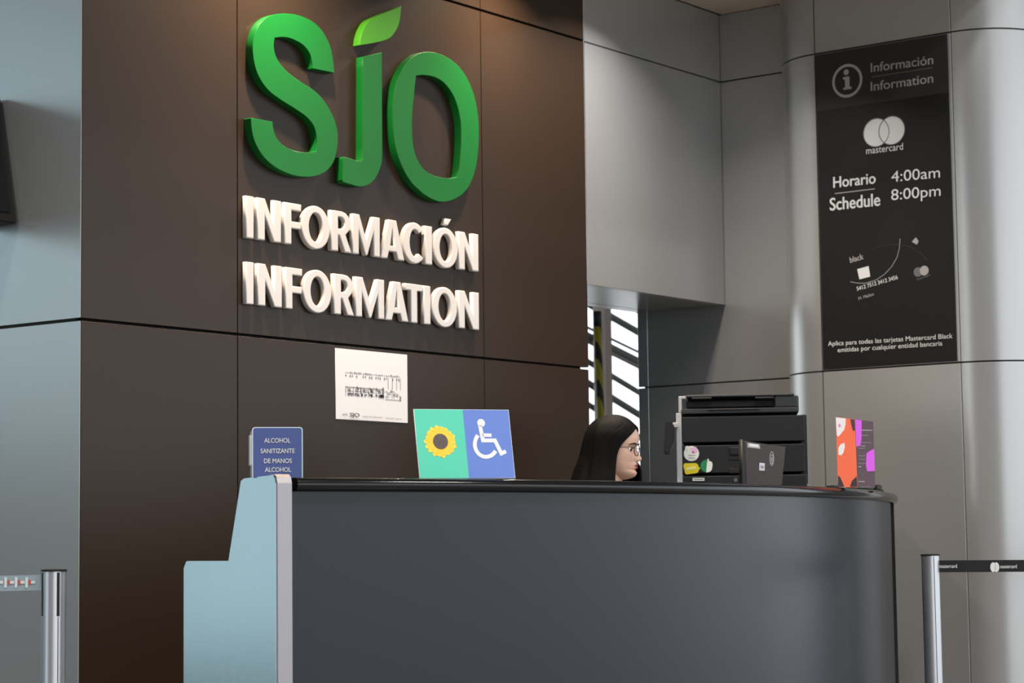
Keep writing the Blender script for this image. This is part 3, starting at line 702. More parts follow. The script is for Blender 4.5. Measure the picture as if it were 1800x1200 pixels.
# ---------------------------------------------------------------- printer behind the counter
DP = 9.0
pc = at(1304, 850, DP); pc.z = 0
Mp = Matrix.Translation(pc) @ rz(YAW-math.radians(90)-math.radians(5.5)); Fp = Mp @ frame((0, 0, 0), (1, 0, 0), (0, 0, 1))
def pl_(x, y): return face_local(Fp, x, y)
def pbox(name, x0, y0, x1, y1, w0, w1, m, parent, bev=.003):
    """front-view pixel box; w0..w1 depth behind the front face (negative = proud)"""
    a, b = pl_(x0, y1), pl_(x1, y0)
    return box(name, (a.x, w0, a.y), (b.x, w1, b.y), m, parent, bev, 2, Mp)
pr = thing('printer', pc, 'black multifunction printer standing behind the counter', 'printer')
a_, b_ = pl_(1197, 850), pl_(1416, 728)
box('cabinet', (a_.x, .0, 0), (b_.x, .46, pl_(1300, 835).y), M_PRN, pr, .004, 2, Mp)
pbox('lower_door', 1199, 779.5, 1414, 832, -.004, .40, M_PRN, pr)
pbox('upper_door', 1199, 729, 1414, 778, -.004, .46, M_PRN, pr)
pbox('side_bezel', 1190.5, 726, 1197.5, 850, -.008, .04, M_LGREY, pr, .002)
pbox('side_bezel', 1193, 697, 1198, 725, -.004, .04, M_LGREY, pr, .002)
pbox('side_bezel', 1193, 696, 1206, 701, -.003, .04, M_LGREY, pr, .002)
pbox('scanner_body', 1196, 715, 1402, 727.5, -.004, .44, M_PRN2, pr)
pbox('feeder_body', 1362, 694, 1402, 716, .0, .40, M_PRN2, pr, .006)
pbox('feeder_slot', 1206, 702, 1362, 716, .02, .36, M_BLACKM, pr)
fl_ = pbox('feeder_lid', 1205, 690.5, 1396, 699, -.006, .40, M_PRN2, pr, .006)
pbox('lid_handle', 1216, 698, 1251, 702, -.010, .01, M_BLACK, pr)
pbox('lid_handle', 1327, 697, 1360, 701, -.010, .01, M_BLACK, pr)
pbox('output_lip', 1243, 717, 1336, 721.5, -.010, .0, M_BLACK, pr)
pbox('side_grip', 1396, 694, 1404, 724, .02, .3, M_PRN2, pr, .006)
pbox('right_frame', 1411, 728, 1418, 850, .006, .44, M_BLACK, pr, .003)
for y0, y1 in ((786, 809), (823, 832)):
    pbox('latch_recess', 1281, y0, 1302, y1, -.007, .0, M_BLACKM, pr, .003)
pbox('latch', 1283, 785, 1300, 800, -.012, -.002, M_PRN, pr, .004)
# control panel on an arm, seen edge-on
cpn = tag(prism('control_panel', [tuple(pl_(*q)) for q in ((1172, 745), (1181, 745), (1187, 752), (1187, 776), (1182, 790), (1179, 798), (1168.5, 799))], Fp, .16, M_BLACK, pr, .003), 'black tilting control panel')
pbox('panel_arm', 1183, 743, 1192, 752, -.03, .02, M_LGREY, pr, .003)
# stickers
def pshape(name, spl, m, lift=.0052): return outline(name, spl, .0008, 0, Fp @ Matrix.Translation((0, 0, lift)), m, pr)
def pk(x, y): return tuple(pl_(1160+x/6, 670+y/6))
s_c = pk(333, 762); s_r = abs(pk(413, 762)[0]-s_c[0])
pshape('round_sticker', [ell(s_c[0], s_c[1], s_r, s_r)], mat('sticker_white', srgb(225, 228, 224), .5))
pshape('sticker_corner', [ell(pk(288, 705)[0], pk(288, 705)[1], s_r*.3, s_r*.3, 9)], mat('sticker_cream', srgb(222, 222, 205), .5), .006)
pshape('sticker_art', [[pk(*q) for q in ((310, 700), (385, 695), (400, 740), (355, 760), (340, 735))]], mat('sticker_pink', srgb(218, 180, 214), .5), .0068)
pshape('sticker_art', [[pk(*q) for q in ((335, 738), (368, 735), (352, 762))]], mat('sticker_magenta', srgb(188, 84, 150), .5), .0074)
for y_ in (780, 808):
    pshape('sticker_line', [[pk(*q) for q in ((300, y_-4), (375, y_-4), (375, y_+3), (300, y_+3))]], M_GTXT, .0062)
pshape('yellow_tag', [[pk(*q) for q in ((248, 880), (262, 865), (380, 862), (402, 878), (410, 905), (428, 915), (412, 932), (400, 962), (385, 968), (285, 982), (268, 975), (250, 905))]], mat('sticker_yellow', srgb(226, 205, 40), .5))
pshape('tag_text', [[pk(*q) for q in ((275, 912), (378, 898), (382, 922), (280, 938))]], mat('sticker_pale_yellow', srgb(240, 232, 150), .5), .0062)
g_c = pk(494, 893); g_r = abs(pk(560, 893)[0]-g_c[0])
pshape('green_sticker', [ell(g_c[0], g_c[1], g_r, g_r, 30, 80, 262)], mat('sticker_green', srgb(22, 130, 84), .5))
pshape('white_sticker', [[pk(*q) for q in ((500, 820), (512, 815), (520, 840), (548, 850), (556, 880), (548, 930), (525, 955), (488, 962))]], MATS['sticker_white'])
pshape('label', [[pk(*q) for q in ((345, 1018), (470, 1018), (470, 1050), (345, 1050))]], MATS['sticker_white'], .0052)
pshape('label_print', [[pk(*q) for q in ((355, 1028), (462, 1028), (462, 1036), (355, 1036))]], M_PRINTD, .0062)
pshape('maker_mark', [ell(pk(798, 1040)[0], pk(798, 1040)[1], .006, .006, 18), ell(pk(798, 1040)[0], pk(798, 1040)[1], .004, .004, 18)], M_GTXT, .0015)

# ---------------------------------------------------------------- monitor seen from behind
DM = 8.2
mc = at(1343, 850, DM); mc.z = .966
Fm = Matrix.Translation(mc) @ rz(YAW-math.radians(90)+math.radians(30)) @ frame((0, 0, 0), (1, 0, 0), (0, 0, 1)) @ Matrix.Rotation(math.radians(-3.0), 4, 'Z')
def ml(x, y): return tuple(face_local(Fm, x, y))
mo = thing('monitor', mc, 'dark monitor seen from behind in front of the printer', 'monitor')
M_LID = mat('graphite_casing', srgb(60, 54, 52), .40, .3, .5, .05, 8)
top = [ml(1311, 775), ml(1381, 785)]; bot = [ml(1374, 862), ml(1312, 862)]
outline('casing', [[top[0], top[1], bot[0], bot[1]]], .014, .002, Fm @ Matrix.Translation((0, 0, -.014)), M_LID, mo)
tl_ = ml(1305, 772)
outline('side_edge', [[tl_, ml(1311.5, 775), ml(1312.5, 862), ml(1306, 862)]], .022, .002, Fm @ Matrix.Translation((0, 0, -.024)), M_BLACK, mo)
def ms(x, y): return ml(1160+x/6, 670+y/6)
def mshape(name, spl, m, lift=.0006): return outline(name, spl, .0006, 0, Fm @ Matrix.Translation((0, 0, lift)), m, mo)
mshape('asset_label', [[ms(*q) for q in ((920, 648), (1050, 665), (1056, 712), (922, 696))]], mat('label_grey', srgb(176, 176, 172), .5))
mshape('label_print', [[ms(*q) for q in ((940, 655), (1035, 668), (1038, 695), (942, 685))]], M_PAPER, .0014)
mshape('code_label', [[ms(*q) for q in ((1048, 858), (1104, 864), (1102, 942), (1046, 938))]], mat('label_lilac', srgb(214, 210, 226), .5))
mshape('label_print', [[ms(*q) for q in ((1060, 888), (1092, 892), (1092, 918), (1060, 915))]], M_PRINT, .0014)
oc = Vector(ms(1178, 815)); ow = abs(ms(1200, 815)[0]-oc.x); oh = abs(ms(1178, 740)[1]-oc.y)
M_LOGO = mat('casing_logo_silver', srgb(200, 198, 200), .4, .2)
mshape('logo_ring', [ell(oc.x, oc.y, ow, oh, 36), ell(oc.x, oc.y, ow*.78, oh*.93, 36)], M_LOGO)
F3 = Fm.to_3x3()
A_ = Fm @ Vector((oc.x+ow*.42, oc.y-oh*.72, 0)); B_ = Fm @ Vector((oc.x+ow*.42, oc.y+oh*.72, 0))
text('logo_letters', 'DELL', A_, B_, (F3 @ Vector((-ow*.85, 0, 0))), M_LOGO, mo, .02, .0012)
box('stand', (-.02, .02, .0), (.02, .05, .10), M_BLACK, mo, .003, 2, Matrix.Translation(mc) @ rz(YAW-math.radians(60)))
box('stand_foot', (-.09, -.02, .0), (.09, .14, .012), M_BLACK, mo, .003, 2, Matrix.Translation(mc) @ rz(YAW-math.radians(60)))

# ---------------------------------------------------------------- barrier posts and belts
def post(loc, label, slot_dir, slots=True):
    x, y = loc; zt = .958
    t = thing('barrier_post', (x, y, 0), label, 'post', 'barrier posts beside the counter')
    R_ = .033
    lathe('tube', [(R_, .02), (R_, zt-.006)], (x, y, 0), M_CHROME, t, 48)
    lathe('cap', [(R_+.002, zt-.006), (R_+.003, zt-.003), (R_+.002, zt), (R_*.6, zt+.001)], (x, y, 0), M_BLACKM, t, 48)
    lathe('base', [(.17, 0), (.17, .012), (.14, .024), (.045, .035), (.036, .06)], (x, y, 0), M_CHROME, t, 48)
    for k in range(4):
        a = slot_dir+k*math.pi/2
        m_ = Matrix.Translation((x, y, 0)) @ rz(a)
        box('groove', (R_-.001, -.0012, .06), (R_+.0006, .0012, zt-(.13 if slots else .008)), M_PRN2, t, 0, 1, m_)
        if slots: box('belt_slot', (R_-.002, -.004, zt-.128), (R_+.001, .004, zt-.008), M_BLACKM, t, 0, 1, m_)
    return t
PL = (4.177, 4.759); PR = (7.637, 3.833)
post(PL, 'silver belt barrier post in front of the dark pillar corner', math.radians(249))
post(PR, 'silver belt barrier post to the right of the curved counter', math.radians(230), False)
def belt(A, B, z0, z1, m, name, label, sag=.004):
    n = 12; bm = bmesh.new(); L_ = []
    d = (B-A).normalized(); nn = Vector((-d.y, d.x, 0))*.0008
    for k in range(n+1):
        p_ = A.lerp(B, k/n); s_ = sag*4*(k/n)*(1-k/n)
        L_.append([bm.verts.new(p_+q*nn+Vector((0, 0, z-s_))) for q, z in ((1, z0), (1, z1), (-1, z1), (-1, z0))])
    for a, b in zip(L_, L_[1:]):
        for q in range(4): bm.faces.new((a[q], a[(q+1) % 4], b[(q+1) % 4], b[q]))
    bm.faces.new(L_[0][::-1]); bm.faces.new(L_[-1]); bmesh.ops.recalc_face_normals(bm, faces=bm.faces[:])
    return bm_mesh(bm, name)
M_BELTK = mat('black_webbing', srgb(30, 30, 32), .7, 0, .3, .1, 300); M_BELTG = mat('grey_blue_webbing', srgb(150, 165, 173), .7)
def belt_thing(name, P0, dir_, L_, y0, y1, x_px, m, label):
    d = Vector((dir_.x, dir_.y, 0)).normalized(); A = Vector((P0[0], P0[1], 0))+d*.034; B = A+d*L_
    nn = Vector((-d.y, d.x, 0)); pt = onp(x_px, y0, A, nn); pb_ = onp(x_px, y1, A, nn)
    t = thing(name, A+Vector((0, 0, pb_.z)), label, 'belt')
    link('webbing', belt(A, B, pb_.z, pt.z, m, 'webbing', label), m, t)
    side = nn if nn.dot(_fh) < 0 else -nn
    return t, A, B, d, side, pb_.z, pt.z
rdir = _r*1.0+_fh*.06
t_, A, B, d, side, zb2, zt2 = belt_thing('barrier_belt', PR, rdir, 1.9, 984.5, 1005.5, 1655, M_BELTK, 'black barrier belt printed mastercard leaving the right post')
def belt_px(x, y): 
    q = onp(x, y, A, Vector((-d.y, d.x, 0))); return q
def belt_text(s, xl, xr, yb, yt, m):
    a, b, h_ = belt_px(xl, yb), belt_px(xr, yb), belt_px(xl, yt); b.z = a.z
    text('belt_text', s, a+side*.0022, b+side*.0022, Vector((0, 0, h_.z-a.z)), m, t_, .01, .0004)
belt_text('mastercard', 1650.5, 1682, 998, 991.5, M_WTXT); belt_text('mastercard', 1758, 1787, 998.5, 992, M_WTXT)
for xx in (1745.5, 1751):
    c_ = belt_px(xx, 996.5); rr_ = 8.2*(c_-CAM).length/FPX
    Fc = frame(c_+side*.0026, d, (0, 0, 1)); 
    outline('belt_disc', [ell(0, 0, rr_*.62, rr_, 24)], .0004, 0, Fc, M_WTXT, t_)
post((A+d*1.93).xy, 'silver belt barrier post beyond the column', YAW+math.pi+1.1)
ldir = -_r*1.0+_fh*.05
t_, A, B, d, side, zb2, zt2 = belt_thing('barrier_belt', PL, ldir, 1.6, 1010, 1037, 70, M_BELTG, 'grey blue barrier belt with white and red marks at the left post')
M_RED = mat('red_mark', srgb(205, 80, 70), .6)
def bmark(x0, y0, x1, y1, m):
    a, b = belt_px(x0, y1), belt_px(x1, y0); w_ = (b-a).dot(-d); h_ = b.z-a.z
    Fc = frame(a+side*.0026, -d, (0, 0, 1)); outline('belt_mark', [[(0, 0), (w_, 0), (w_, h_), (0, h_)]], .0004, 0, Fc, m, t_)
for x in (8, 26.5, 45):
    bmark(x, 1014, x+4.5, 1032.5, M_WTXT); bmark(x+6, 1019, x+9.5, 1027, M_RED); bmark(x+10, 1020.5, x+17.5, 1025.5, M_WTXT)
bmark(0, 1020.5, 6, 1025.5, M_WTXT)
post((A+d*1.63).xy, 'silver belt barrier post further left', YAW+math.pi-.55)

# ---------------------------------------------------------------- person seated behind the counter
HD = 8.4                                                # sight-line distance of the head
hc_ = at(1080.5, 788, HD)                                 # about the eye level, middle of the head
FACE = YAW-math.atan((1092-900)/FPX)-math.radians(90)-math.radians(14)
MH = Matrix.Translation(hc_) @ rz(FACE) @ Matrix.Rotation(math.radians(4), 4, 'Y')     # local x = where she faces, z up
def interp(tab, z):
    tab = sorted(tab); n = len(tab)
    if z <= tab[0][0]: return tab[0][1]
    if z >= tab[-1][0]: return tab[-1][1]
    i = max(k for k in range(n-1) if tab[k][0] <= z)
    sl = lambda k: (tab[k+1][1]-tab[k][1])/(tab[k+1][0]-tab[k][0])
    def tan(k):
        if k == 0: return sl(0)
        if k == n-1: return sl(n-2)
        a, b = sl(k-1), sl(k); return 0 if a*b <= 0 else 2*a*b/(a+b)
    h = tab[i+1][0]-tab[i][0]; t = (z-tab[i][0])/h; m0, m1 = tan(i)*h, tan(i+1)*h
    return (2*t**3-3*t*t+1)*tab[i][1]+(t**3-2*t*t+t)*m0+(-2*t**3+3*t*t)*tab[i+1][1]+(t**3-t*t)*m1
XF = [(-.116,.040),(-.110,.066),(-.100,.084),(-.088,.0895),(-.076,.0845),(-.066,.0865),(-.055,.087),(-.045,.085),(-.030,.083),(-.015,.080),(0,.079),(.012,.083),(.024,.089),(.040,.091),(.060,.086),(.080,.074),(.095,.056),(.106,.034),(.113,.008)]
XBK = [(-.116,-.02),(-.100,-.045),(-.080,-.062),(-.05,-.078),(-.02,-.090),(.01,-.097),(.04,-.099),(.07,-.090),(.09,-.074),(.104,-.052),(.113,-.026)]
WD = [(-.116,.012),(-.110,.022),(-.100,.034),(-.085,.046),(-.065,.056),(-.045,.062),(-.02,.067),(.01,.070),(.04,.072),(.065,.069),(.085,.060),(.100,.045),(.109,.028),(.113,.012)]
def face_pt(t, z):
    xf, xb, wdt = interp(XF, z), interp(XBK, z), interp(WD, z)
    c_, s_ = math.cos(t), math.sin(t)
    e = .86 if c_ > 0 else 1.0
    x = (xf if c_ > 0 else -xb)*math.copysign(abs(c_)**e, c_); y = wdt*math.copysign(abs(s_)**.95, s_)
    if c_ > .2:
        g = lambda yy, zz, sy, sz: math.exp(-((abs(y)-yy)/sy)**2-((z-zz)/sz)**2)
        nz = interp([(-.056,0),(-.049,.003),(-.044,.012),(-.037,.021),(-.031,.022),(-.022,.0175),(-.012,.0125),(0,.0075),(.010,.004),(.020,0)], z)
        nw = interp([(-.05,.013),(-.036,.0125),(-.02,.0085),(0,.0065),(.02,.008)], z)
        x += nz*math.exp(-(y/nw)**2)
        x += .004*math.exp(-((abs(y)-.012)/.006)**2-((z+.039)/.007)**2)             # nostril wings
        x -= .010*g(.031, .000, .014, .011)                                          # eye sockets
        x += .003*g(.030, .019, .016, .006)                                          # brow ridge
        x += .004*g(.042, -.026, .018, .016)                                         # cheekbones
        lipm = math.exp(-(y/.019)**4)
        x += lipm*(.0055*math.exp(-((z+.0575)/.0042)**2)+.0065*math.exp(-((z+.0685)/.0045)**2)-.002*math.exp(-((z+.063)/.0016)**2))
        x -= .003*math.exp(-(y/.02)**2-((z+.078)/.004)**2)
    return Vector((x, y, z))
def is_lip(t, z):
    p_ = face_pt(t, z); return p_.x > .03 and abs(p_.y) < .021*(1-abs(z+.063)/.02) and -.0725 < z < -.0535
zs = [-.116+.229*k/92 for k in range(93)]; NT = 112
def tpar(k):
    u = k/NT; return 2*math.pi*u-.62*math.sin(2*math.pi*u)          # denser at the front
bm = bmesh.new(); rings = []
for z in zs: rings.append([bm.verts.new(face_pt(tpar(k), z)) for k in range(NT)])
for i in range(len(zs)-1):
    for k in range(NT):
        f = bm.faces.new((rings[i][k], rings[i][(k+1) % NT], rings[i+1][(k+1) % NT], rings[i+1][k])); f.smooth = True
        if is_lip((tpar(k)+(tpar(k+1) if k < NT-1 else 2*math.pi))/2, (zs[i]+zs[i+1])/2): f.material_index = 1
bm.faces.new(rings[0][::-1]); bm.faces.new(rings[-1])
# ears
for s_ in (-1, 1):
    ret = bmesh.ops.create_uvsphere(bm, u_segments=14, v_segments=8, radius=1)
    for v in ret['verts']: v.co = Vector((-.008+v.co.x*.018+v.co.z*-.006, s_*(.071+v.co.y*.008), -.012+v.co.z*.031))
    for v in ret['verts']:
        for f in v.link_faces: f.smooth = True
# neck
neck = []
for z, rx, ry_, ox in ((-.06, .046, .046, -.014), (-.09, .050, .048, -.012), (-.125, .052, .050, -.018), (-.16, .054, .058, -.04), (-.185, .062, .078, -.045), (-.20, .058, .085, -.047)):
    neck.append([bm.verts.new((ox+rx*math.cos(2*math.pi*k/24), ry_*math.sin(2*math.pi*k/24), z)) for k in range(24)])
for A_, B_ in zip(neck, neck[1:]):
    for k in range(24): f = bm.faces.new((A_[k], A_[(k+1) % 24], B_[(k+1) % 24], B_[k])); f.smooth = True
bmesh.ops.recalc_face_normals(bm, faces=bm.faces[:])
bm.transform(MH)
head_me = bm_mesh(bm, 'head')

SEAT = .70
ax_ = Vector((math.cos(FACE), math.sin(FACE), 0)); ay_ = Vector((-math.sin(FACE), math.cos(FACE), 0))
nb = hc_ + ax_*-.045 + Vector((0, 0, -.17))            # base of the neck
hipz = SEAT+.09
def bp(f_, l_, z_): return Vector((nb.x, nb.y, 0))+ax_*f_+ay_*l_+Vector((0, 0, z_))
pts = []; rad = []; edg = []
def add(p_, r_, par=None):
    pts.append(p_); rad.append(r_)
    if par is not None: edg.append((par, len(pts)-1))
    return len(pts)-1
pel = add(bp(-.05, 0, hipz), (.13, .15)); w1_ = add(bp(-.05, 0, hipz+.16), (.105, .125), pel); ch = add(bp(-.03, 0, nb.z-.16), (.11, .145), w1_); uc = add(bp(-.01, 0, nb.z-.05), (.07, .09), ch); add(bp(0, 0, nb.z+.005), (.05, .055), uc)
hands = []
for s_ in (-1, 1):
    sh_ = add(bp(-.01, s_*.155, nb.z-.075), (.052, .052), uc); el = add(bp(.06, s_*.20, nb.z-.33), (.041, .041), sh_); wr_ = add(bp(.27, s_*.14, nb.z-.40), (.028, .024), el)
    hands.append((bp(.27, s_*.14, nb.z-.40), s_))
    hp_ = add(bp(-.03, s_*.09, hipz-.01), (.085, .085), pel); kn_ = add(bp(.38, s_*.11, hipz-.02), (.060, .060), hp_); an = add(bp(.32, s_*.10, .36), (.040, .040), kn_); add(bp(.45, s_*.10, .31), (.034, .028), an)
me = bpy.data.meshes.new('torso'); me.from_pydata([tuple(p_) for p_ in pts], edg, [])
to = bpy.data.objects.new('tmp', me); COL.objects.link(to)
sk = to.modifiers.new('skin', 'SKIN'); sub = to.modifiers.new('sub', 'SUBSURF'); sub.levels = 2
for i, v in enumerate(me.skin_vertices[0].data): v.radius = rad[i]; v.use_root = (i == 0)
dg = bpy.context.evaluated_depsgraph_get(); torso_me = bpy.data.meshes.new_from_object(to.evaluated_get(dg)); bpy.data.objects.remove(to)
bm = bmesh.new(); bm.from_mesh(torso_me)
for f in bm.faces:
    f.smooth = True; f.material_index = 2 if f.calc_center_median().z > hipz+.06 else 3
k0 = len(bm.faces); bm.from_mesh(head_me)
# hands: palm and five bent fingers each
def finger(bm, chain, radii):
    prev = None
    for i, (c_, r_) in enumerate(zip(chain, radii)):
        t = (chain[min(i+1, len(chain)-1)]-chain[max(i-1, 0)]).normalized(); a = t.orthogonal().normalized(); b = t.cross(a)
        ring = [bm.verts.new(c_+r_*(math.cos(k*math.pi/4)*a+math.sin(k*math.pi/4)*b)) for k in range(8)]
        if prev:
            for k in range(8):
                f = bm.faces.new((prev[k], prev[(k+1) % 8], ring[(k+1) % 8], ring[k])); f.smooth = True
        else: bm.faces.new(ring[::-1])
        prev = ring
    bm.faces.new(prev)
for h_, s_ in hands:
    fw_ = ax_; lt = ay_*s_; dz = Vector((0, 0, -1))
    finger(bm, [h_-fw_*.02, h_+fw_*.03, h_+fw_*.06+dz*.004, h_+fw_*.085+dz*.008], [.023, .034, .038, .030])
    for q, L_ in ((-.027, .062), (-.009, .074), (.009, .070), (.027, .054)):
        b0 = h_+fw_*.08+lt*q+dz*.006
        finger(bm, [b0, b0+fw_*L_*.42+dz*.002, b0+fw_*L_*.72+dz*.014, b0+fw_*L_*.88+dz*.030], [.0095, .0088, .008, .0065])
    b0 = h_+fw_*.03-lt*.03
    finger(bm, [b0, b0+fw_*.028-lt*.02, b0+fw_*.055-lt*.022+dz*.01], [.012, .010, .0075])
bmesh.ops.recalc_face_normals(bm, faces=bm.faces[:])
body_me = bm_mesh(bm, 'body')
M_SKIN = mat('skin', srgb(214, 174, 155), .5, 0, .4, .06, 30); M_LIP = mat('lips', srgb(168, 82, 80), .4)
M_SKIN.node_tree.nodes['Principled BSDF'].inputs['Subsurface Weight'].default_value = .08
M_SKIN.node_tree.nodes['Principled BSDF'].inputs['Subsurface Radius'].default_value = (.01, .004, .002)
M_SHIRT = mat('black_blouse', srgb(20, 19, 23), .8, 0, .3, .1, 40); M_TROU = mat('dark_trousers', srgb(26, 27, 32), .85)
pe = thing('person', (nb.x, nb.y, 0), 'person with long dark hair and glasses seated behind the counter facing right', 'person')
link('body', body_me, [M_SKIN, M_LIP, M_SHIRT, M_TROU], pe)
# eyes and brows
M_EYE = mat('eye_white', srgb(222, 214, 208), .2); M_IRIS = mat('iris_dark', srgb(30, 20, 16), .2); M_HAIR = mat('dark_hair', srgb(8, 7, 8), .5, 0, .10, .35, 12, .35, 40, (60, 60, 2.5))
def hp(x, y, z): return MH @ Vector((x, y, z))
for s_ in (-1, 1):
    bm = bmesh.new(); bmesh.ops.create_uvsphere(bm, u_segments=20, v_segments=14, radius=.0118)
    for f in bm.faces:
        f.smooth = True; c_ = f.calc_center_median(); f.material_index = 1 if c_.normalized().dot(Vector((.88, -.40, -.22)).normalized()) > .80 else 0
    bm.transform(MH @ Matrix.Translation((.0635, s_*.031, -.0005)))
    link('eye', bm_mesh(bm, 'eye'), [M_EYE, M_IRIS], pe)
    def surf(y, z, off):                                  # point on the face surface for a given y,z
        best = min((abs(face_pt(math.radians(q/2), z).y-abs(y)), q) for q in range(0, 180)); p_ = face_pt(math.radians(best[1]/2), z)
        return hp(p_.x+off, y, z)
    bp_ = [surf(s_*y, z, .0006) for y, z in ((.012, .0165), (.020, .0195), (.030, .0215), (.040, .0205), (.048, .0165))]
    tube('eyebrow', bp_, .0024, M_HAIR, pe, 8, taper=[.0024, .003, .003, .0024, .0012])
    lp_ = [surf(s_*y, z, .0022) for y, z in ((.019, .001), (.025, .0055), (.032, .0068), (.039, .0045), (.044, .0)) ]
    tube('lash_line', lp_, .0014, M_HAIR, pe, 6)
# hair: closed shell lofted around the skull, falling to the chest
HZ = [.128, .124, .117, .108, .097, .085, .07, .055, .04, .02, 0, -.02, -.045, -.07, -.1, -.13, -.165, -.2, -.235, -.265]
def hair_ring(z, inner):
    off = -.010 if inner else 0
    zz = min(z, .112) if z > .1 else z
    if z > .095:
        q = math.sqrt(max(0, 1-((z-.03)/.0985)**2)); xf, xb, wd_ = .099*q-.003, .118*q+.004, .085*q
    else:
        xf = interp([(-.3, .108), (-.06, .108), (-.03, .095), (0, .090), (.06, .094), (.08, .088), (.095, .073)], z)
        xb = interp([(-.3, .185), (-.2, .175), (-.1, .156), (-.03, .135), (.03, .124), (.07, .110), (.095, .092)], z)
        wd_ = interp([(-.3, .125), (-.2, .118), (-.13, .105), (-.07, .092), (0, .087), (.05, .085), (.08, .074), (.095, .063)], z)
    t0 = interp([(-.3, 68), (-.13, 71), (-.07, 73), (-.02, 69), (.02, 56), (.045, 42), (.062, 30), (.074, 16), (.082, 4), (.09, 0.5), (.13, .5)], z)
    t1 = interp([(-.3, 20), (-.13, 20), (-.07, 22), (-.045, 34), (-.02, 60), (.02, 56), (.045, 42), (.062, 30), (.074, 16), (.082, 4), (.09, 0.5), (.13, .5)], z)
    P_ = []
    n = 72
    for k in range(n+1):
        t = math.radians(t1+(360-t1-t0)*k/n); c_, s_ = math.cos(t), math.sin(t)
        x = (xf if c_ > 0 else xb)*c_; y = wd_*s_
        wv = .0022*math.sin(9*t+z*14)+.0016*math.sin(21*t+z*9)
        L_ = math.hypot(x, y) or 1; kk = (L_+off+wv*(0 if z > .09 else 1))/L_
        P_.append(Vector((x*kk, y*kk, z+(off*.9 if z > .09 else 0))))
    return P_
bm = bmesh.new(); sh2 = []
for inner in (False, True): sh2.append([[bm.verts.new(MH @ p_) for p_ in hair_ring(z, inner)] for z in HZ])
for S_ in sh2:
    for A_, B_ in zip(S_, S_[1:]):
        for k in range(72): f = bm.faces.new((A_[k], A_[k+1], B_[k+1], B_[k])); f.smooth = True
for e_ in (0, 72):
    for i in range(len(HZ)-1): bm.faces.new((sh2[0][i][e_], sh2[0][i+1][e_], sh2[1][i+1][e_], sh2[1][i][e_])).smooth = True
for k in range(72):
    bm.faces.new((sh2[0][-1][k], sh2[0][-1][k+1], sh2[1][-1][k+1], sh2[1][-1][k]))
bm.faces.new(sh2[0][0]); bm.faces.new(sh2[1][0])
bmesh.ops.recalc_face_normals(bm, faces=bm.faces[:])
ho = link('hair', bm_mesh(bm, 'hair'), M_HAIR, pe)
sm = ho.modifiers.new('sub', 'SUBSURF'); sm.levels = 1; sm.render_levels = 1
# glasses
gl = thing('glasses', hp(.09, 0, 0), 'thin dark rimmed glasses worn by the seated person', 'glasses')
M_LENS = bpy.data.materials.new('spectacle_lens'); M_LENS.use_nodes = True; _n = M_LENS.node_tree
_t = _n.nodes.new('ShaderNodeBsdfTransparent'); _g = _n.nodes.new('ShaderNodeBsdfGlossy'); _g.inputs['Roughness'].default_value = .03
_m = _n.nodes.new('ShaderNodeMixShader'); _m.inputs[0].default_value = .06; _n.links.new(_t.outputs[0], _m.inputs[1]); _n.links.new(_g.outputs[0], _m.inputs[2]); _n.links.new(_m.outputs[0], _n.nodes['Material Output'].inputs[0])
M_RIM = mat('dark_rim', srgb(24, 24, 30), .3)
for s_ in (-1, 1):
    tilt = s_*.16
    pts_ = []
    for k in range(28):
        a = 2*math.pi*k/28; u_ = .0235*math.copysign(abs(math.cos(a))**.8, math.cos(a)); v_ = .0205*math.copysign(abs(math.sin(a))**.8, math.sin(a))
        pts_.append(hp(.0935-abs(u_*s_+.0)*0-.16*(u_*s_ if s_ > 0 else -u_)*1.0*(1), s_*.032+u_, -.003+v_))
    tube('rim', pts_, .0017, M_RIM, gl, 8, True)
    bm = bmesh.new(); bm.faces.new([bm.verts.new(q) for q in pts_]); r_ = bmesh.ops.extrude_face_region(bm, geom=bm.faces[:])
    for v in r_['geom']:
        if isinstance(v, bmesh.types.BMVert): v.co += MH.to_3x3() @ Vector((.0008, 0, 0))
    bmesh.ops.recalc_face_normals(bm, faces=bm.faces[:]); link('lens', bm_mesh(bm, 'lens'), M_LENS, gl)
    tube('temple', [hp(.0895, s_*.0555, .004), hp(.082, s_*.066, .005), hp(.05, s_*.0745, .005), hp(.0, s_*.0775, .004), hp(-.015, s_*.0765, -.006)], .0013, M_RIM, gl, 8)
    tube('pad_arm', [hp(.0935, s_*.009, -.006), hp(.089, s_*.0085, -.008)], .001, M_RIM, gl, 6)
tube('bridge', [hp(.0955, -.009, .001), hp(.0985, 0, .004), hp(.0955, .009, .001)], .0015, M_RIM, gl, 8)

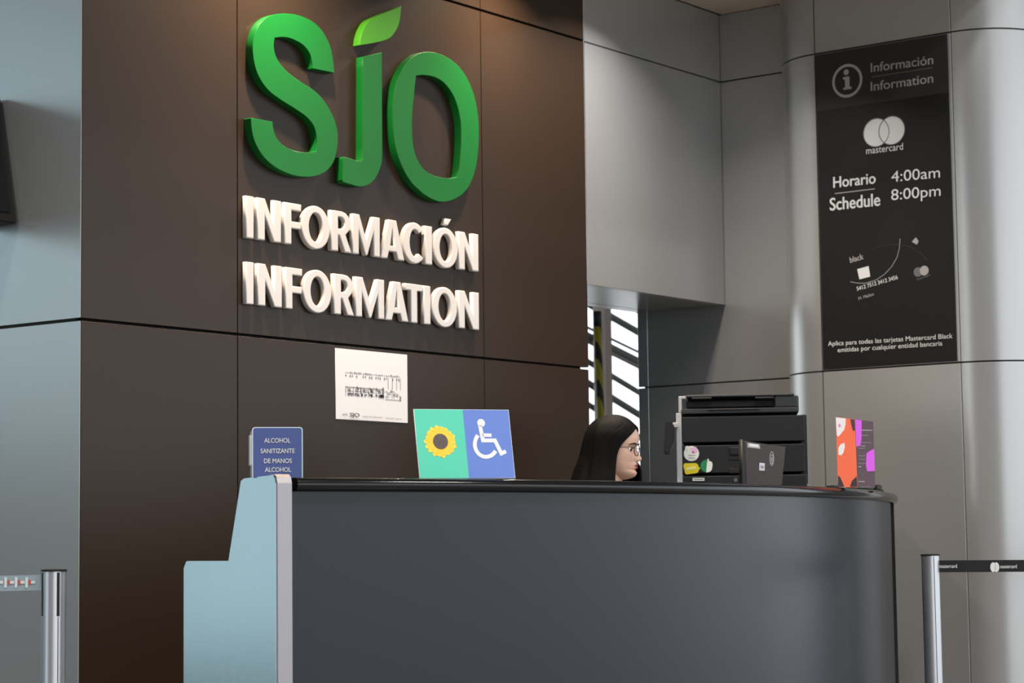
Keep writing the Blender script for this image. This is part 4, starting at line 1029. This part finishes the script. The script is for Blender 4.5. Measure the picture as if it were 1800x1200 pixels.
# stool under the person
st = thing('desk_stool', bp(-.04, 0, 0), 'tall black desk stool under the seated person', 'stool')
sc_ = bp(-.02, 0, 0)
lathe('seat', [(.05, SEAT-.09), (.19, SEAT-.085), (.215, SEAT-.05), (.20, SEAT-.02), (.15, SEAT-.012)], sc_, M_BLACK, st, 40)
lathe('column', [(.028, .06), (.028, SEAT-.09)], sc_, M_CHROME, st, 20)
for k in range(5):
    a = 2*math.pi*k/5; e_ = sc_+Vector((.28*math.cos(a), .28*math.sin(a), .05))
    tube('base_leg', [sc_+Vector((0, 0, .10)), sc_.lerp(e_, .5)+Vector((0, 0, .07)), e_], .018, M_BLACK, st, 10)
    lathe('caster', [(.02, 0), (.026, .012), (.026, .04), (.012, .05)], (e_.x, e_.y, 0), M_BLACKM, st, 16)
lathe('foot_ring', [(.17, .24), (.18, .25), (.17, .26), (.16, .25)], sc_, M_CHROME, st, 32)

# ---------------------------------------------------------------- printed and mounted pieces hang from the part that carries them
def nest(root, table):
    kids = list(root.children)
    for carrier, names in table.items():
        host = next(k for k in kids if k.name.split('.')[0] == carrier)
        for k in kids:
            if k.name.split('.')[0] in names and k is not host:
                k.parent = host; k.matrix_parent_inverse = Matrix.Identity(4)
nest(acs, {'green_half': ('petal', 'flower_centre'), 'blue_half': ('symbol_head', 'symbol_body', 'symbol_arm', 'symbol_wheel')})
nest(sh, {'sheet': ('plan_print', 'plan_marks', 'logo_print', 'footer_print')})
nest(bt, {'heading_band': ('icon_ring', 'icon_dot', 'icon_stem', 'heading_text'),
          'sheet': ('logo_disc', 'logo_arc', 'logo_text', 'hours_heading', 'hours_text', 'note_text', 'rule', 'card_text', 'card_chip', 'card_arc', 'card_mark', 'card_number', 'card_disc')})
nest(sa, {'blue_card': ('sign_text',)})
nest(lf, {'left_sheet': ('white_shape', 'pink_mark', 'maroon_shape', 'dark_shape'), 'right_sheet': ('purple_shape', 'text_line')})
nest(pr, {'lower_door': ('latch_recess', 'latch', 'round_sticker', 'sticker_corner', 'sticker_art', 'sticker_line', 'yellow_tag', 'tag_text', 'green_sticker', 'white_sticker'),
          'cabinet': ('label', 'label_print', 'maker_mark'), 'feeder_body': ('feeder_slot', 'feeder_lid', 'lid_handle')})
nest(mo, {'casing': ('asset_label', 'label_print', 'code_label', 'logo_ring', 'logo_letters')})
